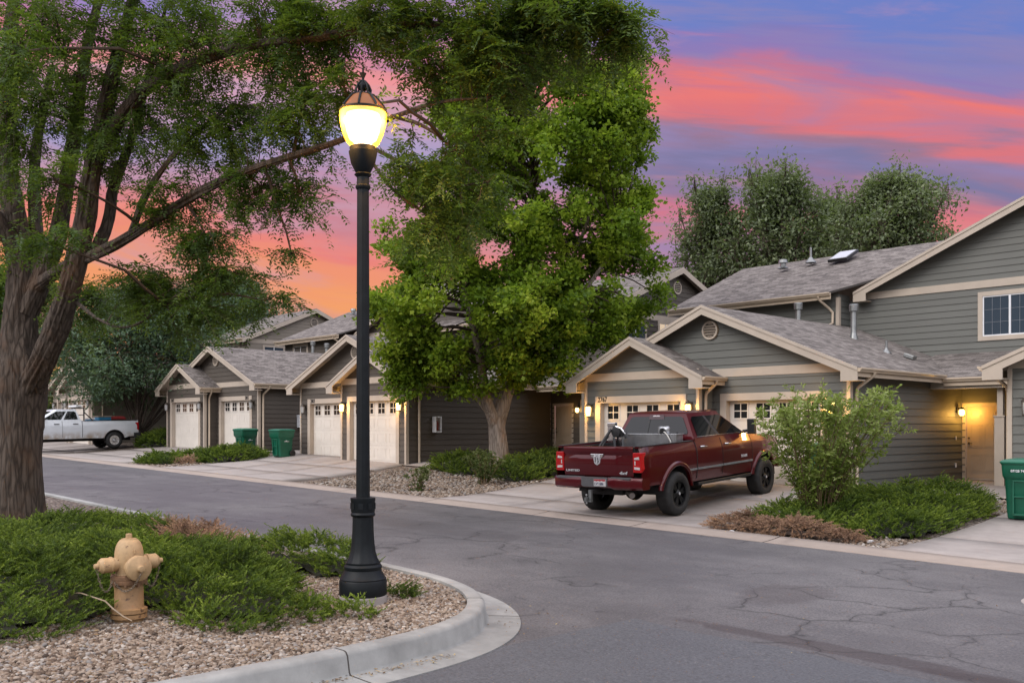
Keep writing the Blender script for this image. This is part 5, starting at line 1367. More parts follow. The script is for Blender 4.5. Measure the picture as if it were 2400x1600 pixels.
def thick_limb(pts, radii, n=14, rough=.07, ridge=0):
    """bark-covered limb with an uneven outline"""
    sp_ = smooth_path(pts, 4 if ridge else 3); m = len(sp_); rr = np.interp(np.linspace(0, 1, m), np.linspace(0, 1, len(radii)), radii)
    V = []; F = []; prev = None; ph = rng.uniform(0, 6.28, 4)
    for i, p in enumerate(sp_):
        d = unit(sp_[min(i+1, m-1)]-sp_[max(i-1, 0)])
        a = np.cross(d, [0, 0, 1.]) if prev is None else prev-d*prev.dot(d)
        if np.linalg.norm(a) < .05: a = np.cross(d, [0, 1., 0])
        a = unit(a); prev = a; b = np.cross(d, a)
        for k in range(n):
            t = 2*math.pi*k/n; r = rr[i]*(1+rough*(math.sin(3*t+ph[0]+i*.22)+.6*math.sin(5*t+ph[1]-i*.13)+.5*math.sin(2*t+ph[2]+i*(.2 if ridge else .4))))
            if ridge:
                q = Vector((math.cos(t)*3.2*rr[i]/.3, math.sin(t)*3.2*rr[i]/.3, p[2]*.75+ph[3])); r += ridge*(.6-1.9*abs(mnoise.noise(q*1.6)))*.036*min(1, rr[i]/.2)+ridge*mnoise.noise(q*4.2)*.016
            V.append(p+(a*math.cos(t)+b*math.sin(t))*r)
    for i in range(m-1):
        for k in range(n): F.append((i*n+k, i*n+(k+1) % n, (i+1)*n+(k+1) % n, (i+1)*n+k))
    return V, F
def limbs(name, lst, mat, parent, n=14, rough=.07, ridge=0):
    V = []; F = []
    for pts, rad in lst:
        v, f = thick_limb(pts, rad, n, rough, ridge); o = len(V); V += v; F += [tuple(i+o for i in q) for q in f]
    return raw(name, V, F, mat, parent, smooth=True)
def lobe_points(lobes):
    """lobes: (centre, radii, n) -> branchlet ends with the lobe they belong to"""
    E = []; I = []
    for i, (c, r, n) in enumerate(lobes):
        q = rdir(n)*(rng.uniform(.25, 1, n)**.6)[:, None]*np.asarray(r); E.append(np.asarray(c)+q); I += [i]*n
    return np.concatenate(E), np.array(I)

# ------------------------------------------------------------------ honey locust (corner, left)
TB = Vector((-16.6, 4.9, float(isl(-16.6))-.05))
loc_t = empty('honey_locust_tree', TB, 0, 'big honey locust with dark feathery crown and furrowed brown trunk at the left', 'tree')
off = np.array(TB)
def A_(x, y, F): return np.array(atv(x, y, F))-off
main = [([A_(50, 1235, 15.4), A_(46, 1100, 15.4), A_(45, 980, 15.4), A_(58, 870, 15.4), A_(40, 760, 15.5), A_(58, 640, 15.6), A_(28, 500, 15.7), A_(14, 330, 15.8), A_(20, 120, 15.6), A_(45, -120, 15.4)], [.50, .385, .365, .40, .34, .27, .22, .17, .12, .06]),
        ([A_(52, 930, 15.4), A_(82, 860, 15.2), A_(122, 780, 15.0), A_(165, 650, 14.8), A_(190, 540, 14.7), A_(205, 430, 14.6), A_(232, 300, 14.5), A_(270, 120, 14.3), A_(330, -80, 14)], [.28, .25, .23, .205, .19, .17, .14, .10, .05]),
        ([A_(60, 720, 15.5), A_(100, 630, 15.5), A_(128, 560, 15.5), A_(150, 450, 15.4), A_(172, 300, 15.2), A_(196, 120, 15), A_(240, -60, 14.8)], [.2, .17, .15, .13, .105, .08, .04]),
        ([A_(84, 640, 15.6), A_(82, 520, 15.9), A_(76, 420, 16), A_(84, 320, 16), A_(120, 150, 16)], [.14, .12, .1, .08, .05]),
        ([A_(-60, 560, 15.2), A_(-20, 470, 15.3), A_(30, 560, 15.5), A_(60, 680, 15.5)], [.08, .10, .13, .14]),
        ([A_(80, 660, 15.5), A_(150, 610, 15.0), A_(205, 592, 14.7), A_(270, 560, 14.4), A_(330, 525, 14.1), A_(420, 462, 13.7), A_(500, 420, 13.4), A_(600, 382, 13.1), A_(690, 352, 12.8), A_(800, 318, 12.5), A_(900, 268, 12.2), A_(1010, 232, 12), A_(1120, 225, 11.8)], [.13, .11, .098, .09, .08, .07, .062, .055, .048, .04, .03, .02, .01]),
        ([A_(215, 380, 14.6), A_(255, 300, 14.4), A_(330, 200, 14.1), A_(430, 150, 13.7), A_(560, 105, 13.2), A_(700, 92, 12.7), A_(860, 60, 12.3), A_(1040, 55, 12), A_(1230, 40, 11.8), A_(1360, 60, 11.7)], [.12, .11, .10, .085, .07, .055, .045, .032, .022, .01]),
        ([A_(215, 590, 14.8), A_(250, 510, 14.9), A_(258, 430, 15), A_(300, 330, 15), A_(340, 180, 14.8), A_(380, 20, 14.6)], [.10, .095, .085, .07, .05, .02]),
        ([A_(300, 540, 14.3), A_(340, 430, 14.2), A_(420, 330, 14), A_(520, 250, 13.8)], [.06, .05, .035, .015]),
        ([A_(800, 318, 12.5), A_(880, 350, 12.3), A_(960, 400, 12.1), A_(1060, 440, 11.9)], [.035, .03, .02, .01]),
        ([A_(900, 268, 12.2), A_(980, 290, 12.0), A_(1050, 350, 11.9), A_(1120, 420, 11.8)], [.03, .025, .016, .008]),
        ([A_(840, 350, 12.4), A_(900, 440, 12.3), A_(990, 500, 12.2), A_(1060, 560, 12.1)], [.025, .02, .014, .006]),
        ([A_(170, 690, 14.9), A_(230, 740, 14.4), A_(300, 760, 14.0), A_(380, 700, 13.6)], [.03, .024, .018, .008])]
main = [(p, [r_*(.86 if k < 4 and j == 0 else .76 if j < 2 else .86) for k, r_ in enumerate(r)]) for j, (p, r) in enumerate(main)]
limbs('trunk', main, bark, loc_t, 80, .055, 1.0)
SK = np.concatenate([np.array(smooth_path(p, 3)) for p, r in main])
Lb = [(150, 130, 190, 170, 14.4, 62), (430, 110, 190, 130, 13.9, 56), (650, 90, 150, 110, 13.3, 42), (300, 310, 150, 100, 14.6, 34), (520, 300, 150, 90, 13.9, 34), (690, 270, 100, 100, 13.1, 24),
      (430, 460, 110, 60, 14, 16), (600, 430, 110, 55, 13.5, 20), (690, 440, 70, 45, 13.1, 8), (480, 560, 130, 45, 13.8, 18), (330, 655, 120, 50, 14, 24), (520, 640, 110, 40, 13.7, 15), (450, 715, 130, 35, 13.6, 13), (610, 690, 70, 25, 13.5, 4), (670, 585, 28, 22, 13.4, 2),
      (900, 40, 150, 55, 12.3, 36), (1110, 40, 150, 75, 12, 50), (1300, 40, 140, 80, 11.8, 50), (1400, 70, 70, 70, 11.7, 18), (1150, 160, 120, 70, 11.9, 26), (985, 150, 50, 80, 12, 14), (760, 60, 100, 60, 12.8, 20),
      (950, 380, 90, 90, 12.2, 24), (1060, 430, 120, 80, 12, 30), (1010, 530, 110, 60, 12.1, 18), (1090, 320, 80, 60, 11.9, 12), (790, 200, 40, 55, 12.3, 7), (20, 250, 90, 190, 14.8, 34), (30, 560, 60, 110, 15.8, 10), (130, 420, 60, 80, 13.0, 8),
      (220, 700, 90, 60, 15.5, 14), (300, -130, 500, 130, 13.6, 60), (850, -110, 400, 90, 12.2, 40), (1250, -80, 200, 70, 11.8, 16), (120, 560, 110, 60, 12.2, 7), (40, 120, 120, 90, 11.5, 10), (835, 226, 26, 16, 9.9, 1)]
lobes = []
for x, y, rx, ry, F, n in Lb:
    k = F/2256*1.0204; c = A_(x, y, F); lobes.append((c, (rx*k*.8+ry*k*.2, rx*k*.8+ry*k*.2, ry*k*1.05), max(1, int(n*(.95 if x > 900 and y > 250 else 1.25 if 850 < x < 1250 else 1.6)))))
E_, I_ = lobe_points(lobes)
tw = Tubes(); SO = []; SD = []; ST = []
for (c, r, n), i in zip(lobes, range(len(lobes))):
    pc = nearest(SK, c); 
    if np.linalg.norm(pc-c) > .25: tw.add(bez(pc, c, .08, 6), .028, .012)
for e, i in zip(E_, I_):
    c = lobes[i][0]; sk = nearest(SK, e); start = c if np.linalg.norm(e-c) < np.linalg.norm(e-sk)*1.1 else sk
    if np.linalg.norm(e-start) > 2.2: start = e+(start-e)*(1.6/np.linalg.norm(e-start))
    p = bez(start, e, .12, 5, .2); tw.add(p, .010, .003, 4)
    tail = unit(p[-1]-p[-3]); 
    tip = e+np.array([tail[0], tail[1], tail[2]*.3-.55])*rng.uniform(.25, .5); pp = np.vstack([p[1:], tip[None]]); tw.add(pp[-2:], .003, .0015, 3)
    m = rng.integers(11, 17); t = rng.uniform(.1, 1, m)**.8*(len(pp)-1); j = np.minimum(t.astype(int), len(pp)-2); q = pp[j]+(pp[j+1]-pp[j])*(t-j)[:, None]
    d = unit(rng.normal(size=(m, 3))*np.array([1, 1, .45])+tail*.35+np.array([0, 0, -.34]))
    SO.append(q); SD.append(d); ST.append(np.full(m, rng.uniform(.2, .85)))
SO, SD, ST = map(np.concatenate, (SO, SD, ST))
q, idx = pinnate(SO, SD, rng.uniform(.22, .36, len(SO)), 7, .068, .025)
tint = np.clip(ST[idx]+rng.normal(size=len(idx))*.13, 0, 1)
raw('crown', q.reshape(-1, 3), np.arange(len(q)*4).reshape(-1, 4), locust_leaf, loc_t, np.repeat(tint, 4))
tw.mb.build('twigs', twig_m, loc_t, smooth=60)
print('locust leaflets', len(q))

# ------------------------------------------------------------------ broadleaf trees
def leafy(name, label, group, base, trunk, tb, lobes, leaf, ll, lw, per, spread, tmat=bark, crown_sk=True, tr=(.012, .004), flat=.45, droop=-.05, nt=12):
    """base (world), trunk limbs in local metres, lobes local"""
    root = empty(name, base, 0, label, 'tree', group)
    limbs('trunk', trunk, tb, root, nt, .05)
    sk = np.concatenate([np.array(smooth_path(p, 3)) for p, r in trunk])
    E, I = lobe_points(lobes); tw = Tubes(); C = []; D = []; T = []
    lt = rng.uniform(.15, .85, len(lobes))
    for i, (c, r, n) in enumerate(lobes):
        pc = nearest(sk, np.asarray(c)-np.array([0, 0, .5])); tw.add(bez(pc, c, .06, 6), tr[0]*3.2, tr[0]*1.2)
    for e, i in zip(E, I):
        c = np.asarray(lobes[i][0]); p = bez(c+(e-c)*.15, e, .08, 4, .2); tw.add(p, tr[0], tr[1], 3)
        m = int(per*rng.uniform(.7, 1.3)); t = rng.uniform(.35, 1.05, m); q = p[0]+(p[-1]-p[0])*t[:, None]+rng.normal(size=(m, 3))*spread*np.array([1, 1, .6])
        o = unit(p[-1]-p[0]); d = unit(rng.normal(size=(m, 3))*np.array([1, 1, flat])+o*.6+np.array([0, 0, droop]))
        C.append(q); D.append(d)
        hgt_f = np.clip((e[2]-c[2])/max(.1, lobes[i][1][2]), -1, 1)
        T.append(np.full(m, lt[i]*.55+.22+rng.normal()*.14))
    C, D, T = map(np.concatenate, (C, D, T)); n = len(C)
    w = unit(np.cross(D, rdir(n)*.8+np.array([0, 0, 1.]))); s = rng.uniform(.7, 1.25, n)
    q = quads(C, D, w, unit(np.cross(w, D)), ll*s, lw*s, .18)
    raw('crown', q.reshape(-1, 3), np.arange(n*4).reshape(-1, 4), leaf, root, np.repeat(np.clip(T+rng.normal(size=n)*.10, 0, 1), 4))
    tw.mb.build('twigs', twig_m, root, smooth=60)
    print(name, 'leaves', n)
    return root
# maple in the bed before the dark wall
MBs = np.array([-21.7, 20.0, float(hgt(-21.7, 20.0))+.02])
def ML(x, y, F): return np.array(atv(x, y, F))-MBs
FM = 29.5
mt = [([ML(1148, 1085, FM), ML(1146, 1020, FM), ML(1140, 970, FM), ML(1150, 940, FM), ML(1168, 890, FM), ML(1190, 840, FM), ML(1205, 740, FM), ML(1215, 600, FM), ML(1222, 400, FM), ML(1225, 200, FM)], [.36, .29, .27, .25, .21, .18, .15, .12, .08, .03]),
      ([ML(1143, 990, FM), ML(1128, 950, FM-.2), ML(1112, 900, FM-.4), ML(1108, 850, FM-.5), ML(1085, 740, FM-.8), ML(1050, 600, FM-1)], [.22, .19, .15, .13, .09, .04]),
      ([ML(1135, 960, FM+.1), ML(1105, 925, FM+.3), ML(1078, 880, FM+.6), ML(1030, 800, FM+.8), ML(960, 700, FM+1)], [.12, .10, .08, .06, .03]),
      ([ML(1160, 910, FM), ML(1230, 820, FM-.3), ML(1320, 700, FM-.6), ML(1420, 560, FM-.8)], [.12, .10, .07, .03]),
      ([ML(1195, 800, FM), ML(1270, 690, FM+.7), ML(1350, 520, FM+1.2), ML(1400, 330, FM+1.3)], [.1, .08, .05, .02])]
prof_m = [(75, 1075, 1130), (110, 1040, 1200), (150, 1000, 1470), (200, 985, 1515), (300, 950, 1530), (400, 930, 1545), (480, 900, 1555), (580, 830, 1565), (660, 775, 1565), (730, 780, 1535), (780, 830, 1440), (830, 850, 1330), (880, 870, 1225)]
gm = np.random.default_rng(11); lobes = []; kf = FM/2256*1.0204
for t in range(640):
    y = gm.uniform(80, 885); lo = np.interp(y, [p[0] for p in prof_m], [p[1] for p in prof_m]); hi = np.interp(y, [p[0] for p in prof_m], [p[2] for p in prof_m])
    a = gm.uniform(0, 6.283); hw = (hi-lo)/2*kf*gm.uniform(.86, 1.04); rad = gm.uniform(.30, 1)**.5; s0 = gm.uniform(.30, .62)
    c = ML((lo+hi)/2, y, FM); rr_ = max(.1, hw-s0*.8)*rad
    c = c+np.array([RX, RY, 0])*math.cos(a)*rr_+np.array([FX, FY, 0])*math.sin(a)*rr_*.85
    gap_ = mnoise.noise(Vector(c)*.55+Vector((3.1, 7.7, 1.3)))
    if gap_ < -.24: continue
    if t > 590: c = ML(gm.uniform(1120, 1330), gm.uniform(480, 840), FM-gm.uniform(.9, 2.2))
    lobes.append((c, (s0, s0, s0*1.15), int(4+6*s0)))
for x, y, rx, ry, dF, n in [(1330, 760, 60, 50, .6, 14), (1310, 860, 26, 55, -.6, 7), (1430, 740, 60, 40, .2, 12), (1110, 880, 35, 30, -.9, 5), (930, 900, 30, 25, -1, 4), (1080, 95, 45, 45, 0, 8), (1440, 130, 50, 40, 0, 8)]:
    lobes.append((ML(x, y, FM+dF), (rx*kf, rx*kf, ry*kf), n))
leafy('maple_tree', 'bright green maple with a grey multi stemmed trunk left of the red pickup', None, MBs, mt, bark_maple, lobes, maple_leaf, .135, .11, 52, .17, tr=(.011, .004), flat=.8, droop=.22)
# trees beyond the roofs and along the street
def crown_tree(name, label, group, xv, yb, yt, F, wv, leaf, ll, lw, nl, per, tall=True, tb=bark, trunk_r=.22, spread=.22, seed=0, gap=.5, zg=None):
    """crown built round an upright leader: lobes in ascending tiers, narrower at the top"""
    g = np.random.default_rng(seed+100)
    zg = zg if zg is not None else float(hgt(*np.array(atv(xv, 1000, F))[:2]))
    b = np.array(atv(xv, 1000, F)); b[2] = zg
    top = np.array(atv(xv, yt, F))[2]-zg; bot = np.array(atv(xv, yb, F))[2]-zg; hw = wv/2*1.0204*F/2256
    tr = [([(0, 0, -.3), (0.05, 0, bot*.5), (g.normal()*.1, 0, bot), (g.normal()*.2, g.normal()*.2, (bot+top)/2), (g.normal()*.2, 0, top*.92)], [trunk_r*1.25, trunk_r, trunk_r*.85, trunk_r*.5, .03])]
    lobes = []
    for i in range(nl):
        f = (i+.5)/nl; z = bot+(top-bot)*f
        wid = hw*(math.sin(math.pi*min(1, .22+f*.80))**.7 if not tall else (1-.55*max(0, f-.35)/.65)*(.62+.38*min(1, f/.3)))
        a = g.uniform(0, 6.28); r = wid*g.uniform(.25, .75)*(1.2 if nl > 45 and tall else 1)
        c = (math.cos(a)*r, math.sin(a)*r, z); s = wid*g.uniform(.40, .60)*(.58 if nl > 45 and tall else 1)
        lobes.append((c, (s, s, s*(1.35 if tall else .62)), int(g.integers(10, 16))))
        if i % 3 == 0: tr.append(([(0, 0, max(.3, z-hw*.8)), (c[0]*.5, c[1]*.5, z-hw*.3), c], [trunk_r*.4*(1.1-f), trunk_r*.28*(1.1-f), .015]))
    if tall:
        for k in range(20):
            a = g.uniform(0, 6.28); r = hw*g.uniform(0, .95); z = top*(.90+g.uniform(-.16, .13)*1)-r*.16
            lobes.append(((math.cos(a)*r, math.sin(a)*r, z), (.30, .30, 1.35), 12)); tr.append(([(0, 0, top*.55), (math.cos(a)*r*.7, math.sin(a)*r*.7, z-1.5), (math.cos(a)*r, math.sin(a)*r, z+.6)], [.08, .05, .015]))
    return leafy(name, label, group, b, tr, tb, lobes, leaf, ll, lw, per, spread, tr=(.016, .006), nt=8, flat=.8)
G1 = 'tall trees beyond the roofs'
crown_tree('background_tree', 'tall thin dark tree behind the roofs, nearest to the maple', G1, 1630, 660, 440, 55, 190, grey_leaf, .24, .12, 60, 13, seed=1, zg=.2, spread=.34)
crown_tree('background_tree', 'highest dark green tree behind the roofs with a spiky top, middle of the three', G1, 1785, 640, 412, 53, 270, grey_leaf, .24, .12, 92, 14, seed=2, zg=.2, spread=.36)
crown_tree('background_tree', 'broadest tree behind the roofs, above the skylight', G1, 2045, 600, 420, 49, 305, grey_leaf, .22, .11, 115, 15, seed=3, zg=.2, spread=.36)
crown_tree('background_tree', 'dark tree filling the gap behind the roof ridge left of the skylight', G1, 1915, 640, 470, 56, 120, grey_leaf, .24, .12, 52, 13, seed=4, zg=.2, spread=.34)
G2 = 'trees along the far left of the street'
crown_tree('shade_tree', 'grey green spreading tree behind the tail of the white pickup', G2, 318, 890, 665, 49.5, 480, blue_leaf, .22, .08, 96, 44, tall=False, trunk_r=.16, seed=5, zg=.95, spread=.32)
crown_tree('shade_tree', 'grey green tree crown behind the roof of garage 2807', G2, 520, 790, 640, 64, 330, blue_leaf, .25, .10, 60, 40, tall=False, trunk_r=.26, seed=6, zg=1.2, spread=.36)
crown_tree('shade_tree', 'yellowish tree far off between the forks of the big trunk', G2, 110, 985, 655, 74, 260, small_leaf, .28, .13, 44, 36, tall=False, trunk_r=.25, seed=7, zg=1.3, spread=.4)
crown_tree('shade_tree', 'dark tree at the far left edge behind the big trunk', G2, -10, 900, 620, 62, 220, locust_leaf, .25, .12, 44, 36, tall=False, trunk_r=.25, seed=8, zg=1.2, spread=.36)

# ------------------------------------------------------------------ junipers
def juniper(name, label, group, bumps, zf, mat, dens=420, blades=9, bl=.085, bw=.0085, up=.55, under=(.016, .018, .008), cat='juniper', curl=0):
    """low spreading shrub: arching plumes of short needles all over a mound made of several humps (cx, cy, rx, ry, h, rot)"""
    cx = np.mean([b[0] for b in bumps]); cyy = np.mean([b[1] for b in bumps]); zb = float(zf(cx, cyy))
    root = empty(name, (cx, cyy, zb), 0, label, cat, group)
    sc = bl/.085
    def H(x, y):
        h = np.zeros_like(x)
        for b in bumps:
            c, s = math.cos(b[5]), math.sin(b[5]); u = ((x-b[0])*c+(y-b[1])*s)/b[2]; v = (-(x-b[0])*s+(y-b[1])*c)/b[3]
            h = np.maximum(h, b[4]*np.sqrt(np.maximum(0, 1-(u*u+v*v)))**.8)
        q = 1/sc**.5
        lump = .5+.5*np.sin(x*6.1*q+1.6*np.sin(y*5.3*q))*np.sin(y*6.7*q+1.9*np.sin(x*4.1*q))
        lump2 = .5+.5*np.sin(x*15.1*q+2*np.sin(y*11.3*q))*np.sin(y*14.7*q+2*np.sin(x*9.1*q))
        return h*(.50+.52*lump+.24*lump2)
    x0 = min(b[0]-max(b[2], b[3]) for b in bumps); x1 = max(b[0]+max(b[2], b[3]) for b in bumps); y0 = min(b[1]-max(b[2], b[3]) for b in bumps); y1 = max(b[1]+max(b[2], b[3]) for b in bumps)
    n = int((x1-x0)*(y1-y0)*dens*1.5); X = rng.uniform(x0, x1, n); Y = rng.uniform(y0, y1, n); h = H(X, Y); k = h > .02; X, Y, h = X[k], Y[k], h[k]
    e = .05; gx = (H(X+e, Y)-H(X-e, Y))/(2*e); gy = (H(X, Y+e)-H(X, Y-e))/(2*e); gx, gy = np.clip(gx, -2.5, 2.5), np.clip(gy, -2.5, 2.5)
    k = rng.uniform(0, 1, len(X)) < np.minimum(1, .42*np.sqrt(1+gx*gx+gy*gy)); X, Y, h, gx, gy = X[k], Y[k], h[k], gx[k], gy[k]
    nrm = unit(np.stack([-gx, -gy, np.ones_like(gx)], 1)); S = len(X)
    z = np.array([float(zf(a, b)) for a, b in zip(X, Y)])+h
    o = np.stack([X-cx, Y-cyy, z-zb], 1)-nrm*(rng.uniform(.02, .12, (S, 1))*sc**.5)
    # plumes lean together, patch by patch
    wa = 2.2*np.sin(X*.9+.7*Y)+1.7*np.sin(Y*1.3-X*.6); lean = np.stack([np.cos(wa), np.sin(wa), 0*wa], 1)
    outw = unit(np.stack([-gx, -gy, 0*gx], 1)*.8+lean*.6+rng.normal(size=(S, 3))*np.array([.45, .45, .1]))
    d = unit(nrm*.30+outw*.9+np.array([0, 0, up*.55])+rng.normal(size=(S, 3))*.16)
    sl = rng.uniform(.09, .20, S)*sc**.8
    crest = np.clip((h-.5*(H(X+.09, Y)+H(X-.09, Y)+H(X, Y+.09)+H(X, Y-.09))/2)*9, -.25, .25)
    ts = np.clip(.40+.14*np.sin(X*1.9+Y*1.3)*np.sin(Y*2.3-X*.7)+rng.normal(size=S)*.12+crest*0, 0, 1)
    Q = []; T = []; nb = int(blades*3.9)
    for b in range(nb):
        f = (b+.5)/nb; p = o+d*(sl*f)[:, None]+np.array([0, 0, -.30*curl])*((sl*f*f)[:, None])
        r = rdir(S); r = unit(r-d*np.sum(r*d, 1)[:, None])
        dd = unit(d*(.55+.35*f)+r*(1.05-.45*f)+np.array([0, 0, .08])); w = unit(np.cross(dd, rdir(S)))
        ln = bl*rng.uniform(.20, .38, S)*(1.15-.45*f); ww = bw*rng.uniform(.75, 1.35, S)
        Q.append(np.stack([p-w*(ww*.5)[:, None], p+w*(ww*.5)[:, None], p+dd*(ln*.62)[:, None]+w*(ww*.42)[:, None], p+dd*ln[:, None]], 1)); T.append(ts+f*.42-.14)
    Q = np.concatenate(Q); T = np.clip(np.concatenate(T), 0, 1); nq = len(Q)
    # opaque dark inner sheet below the sprays, blocks the view through them
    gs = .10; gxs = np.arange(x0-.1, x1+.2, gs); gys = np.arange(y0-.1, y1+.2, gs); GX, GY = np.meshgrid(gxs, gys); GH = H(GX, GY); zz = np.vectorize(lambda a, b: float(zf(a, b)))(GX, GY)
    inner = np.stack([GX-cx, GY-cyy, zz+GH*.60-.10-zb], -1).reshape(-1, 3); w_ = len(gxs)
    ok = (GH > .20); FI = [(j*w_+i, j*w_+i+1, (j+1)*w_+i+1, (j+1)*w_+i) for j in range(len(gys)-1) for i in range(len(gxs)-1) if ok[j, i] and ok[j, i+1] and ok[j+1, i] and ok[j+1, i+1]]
    if FI: raw('inner_mound', inner, FI, plain(name+'_heart', under, .95, var=.4), root, smooth=True)
    raw('foliage', Q.reshape(-1, 3), np.arange(nq*4).reshape(-1, 4), mat, root, np.repeat(T, 4))
    print(name, 'blades', nq)
    return root
GJ = 'low spreading junipers'
zi = lambda x, y: float(isl(x))-.03
zh = lambda x, y: float(hgt(x, y))-.02
juniper('juniper_shrub', 'dark green juniper mound left of the fire hydrant, cut by the photo edge', GJ, [(-9.75, 2.75, 1.25, .95, .54, .3), (-8.95, 2.5, .72, .62, .30, .0), (-10.3, 3.9, 1.2, .9, .54, .2), (-9.1, 2.95, .45, .36, .30, 0)], zi, juniper_m, 620)
juniper('juniper_shrub', 'bright green juniper mound between the fire hydrant and the lamp base', GJ, [(-9.1, 4.35, 1.0, .75, .50, .6), (-8.2, 4.3, .85, .5, .36, .55), (-7.75, 4.85, .62, .22, .18, .75), (-9.9, 4.75, .9, .7, .36, .5), (-7.9, 4.02, .52, .36, .22, .5)], zi, juniper_m, 640)
juniper('juniper_shrub', 'dark juniper mound just behind the lamp base towards the street', GJ, [(-10.2, 6.0, .95, .55, .48, .75), (-9.7, 6.15, .6, .4, .36, .6), (-10.75, 5.6, .7, .5, .36, .6), (-11.3, 5.4, .6, .5, .30, .3), (-10.3, 5.4, .5, .35, .30, .6)], zi, juniper_m, 560)
juniper('juniper_shrub', 'dark juniper carpet at the foot of the big trunk', GJ, [(-12.4, 4.7, 1.5, 1.0, .28, .1), (-15.0, 5.3, 1.6, .8, .30, 0), (-14.2, 5.9, 1.3, .6, .30, 0), (-17.6, 4.6, 1.3, 1.0, .25, 0), (-11.5, 3.9, 1.3, .9, .32, 0), (-16.2, 4.1, .9, .5, .24, 0), (-13.0, 3.4, 1.4, 1.0, .32, 0), (-14.8, 4.0, 1.3, .8, .28, 0), (-11.4, 2.6, 1.2, 1.0, .36, 0)], zi, juniper_m, 400, bl=.09, bw=.010)
juniper('juniper_shrub', 'small green juniper tuft against the right side of the lamp base', GJ, [(-8.05, 6.02, .24, .17, .13, 0)], zi, juniper_m, 900, bl=.06)
juniper('dead_juniper', 'rusty brown dead juniper behind the green mounds near the road', GJ, [(-12.9, 6.05, .8, .5, .34, 0), (-12.0, 6.0, .6, .45, .28, 0), (-13.7, 6.1, .6, .4, .30, 0)], zi, dead_m, 480, bl=.09, bw=.007, under=(.05, .03, .02))
juniper('juniper_shrub', 'large bright green juniper bed under the leafy shrub beside the driveway', GJ, [(-8.5, 18.0, 1.35, 1.9, .55, .1), (-7.9, 17.0, .85, 1.4, .46, 0), (-9.6, 18.6, 1.1, 1.5, .50, 0), (-7.85, 19.1, .75, 1.1, .42, 0), (-8.6, 20.2, 1.2, .8, .5, 0), (-9.9, 16.9, .75, .8, .38, 0), (-10.05, 16.15, .5, .5, .25, 0), (-9.2, 16.3, .8, .5, .34, 0)], zh, juniper_m, 330, bl=.115, bw=.013)
juniper('dead_juniper', 'brown dead juniper along the kerb in front of the green bed', GJ, [(-9.9, 15.2, .75, .5, .34, .1), (-8.9, 15.25, .95, .48, .36, -.1), (-8.15, 15.25, .55, .35, .26, 0)], zh, dead_m, 520, bl=.12, bw=.009, under=(.05, .032, .022), up=.3, curl=.9)
juniper('juniper_shrub', 'dark juniper under the left of the maple trunk', GJ, [(-23.6, 20.2, 1.4, .9, .55, 0), (-22.6, 19.7, .9, .7, .45, 0), (-25.0, 21.9, .9, .6, .3, 0)], zh, juniper_m, 200, 8, bl=.16, bw=.02)
juniper('juniper_shrub', 'dark juniper between the maple trunk and the red pickup', GJ, [(-20.6, 20.4, 1.2, 1.5, .55, 0), (-20.2, 22.3, 1.1, 1.6, .6, 0), (-21.8, 22.6, 1.3, 1.4, .55, 0), (-19.9, 19.2, .6, .7, .35, 0)], zh, juniper_m, 190, 8, bl=.16, bw=.02)
juniper('juniper_shrub', 'bright green juniper before garage 2805, right of the brown gap', GJ, [(-35.5, 18.2, 1.05, 1.5, .58, .2), (-36.5, 18.6, .9, 1.2, .5, 0)], zh, juniper_m, 200, 8, bl=.17, bw=.024)
juniper('juniper_shrub', 'bright green juniper before garage 2807, left of the brown gap', GJ, [(-37.0, 15.9, .85, .9, .42, 0), (-36.4, 15.6, .7, .55, .34, 0), (-37.3, 17.4, .7, 1.2, .42, 0)], zh, juniper_m, 200, 8, bl=.17, bw=.024)
juniper('dead_juniper', 'grey brown dead juniper patch between the two bright junipers', GJ, [(-35.9, 16.5, .7, .6, .26, 0)], zh, dead_m, 200, 8, bl=.14, bw=.016, under=(.05, .035, .025))
juniper('juniper_shrub', 'dark juniper in shade behind the tail of the white pickup', GJ, [(-47.2, 20.8, 1.6, 1.5, .75, 0), (-49.0, 21.5, 1.5, 1.4, .7, 0), (-46.6, 22.5, 1.2, 1.2, .8, 0)], zh, juniper_m, 110, 7, bl=.22, bw=.035)

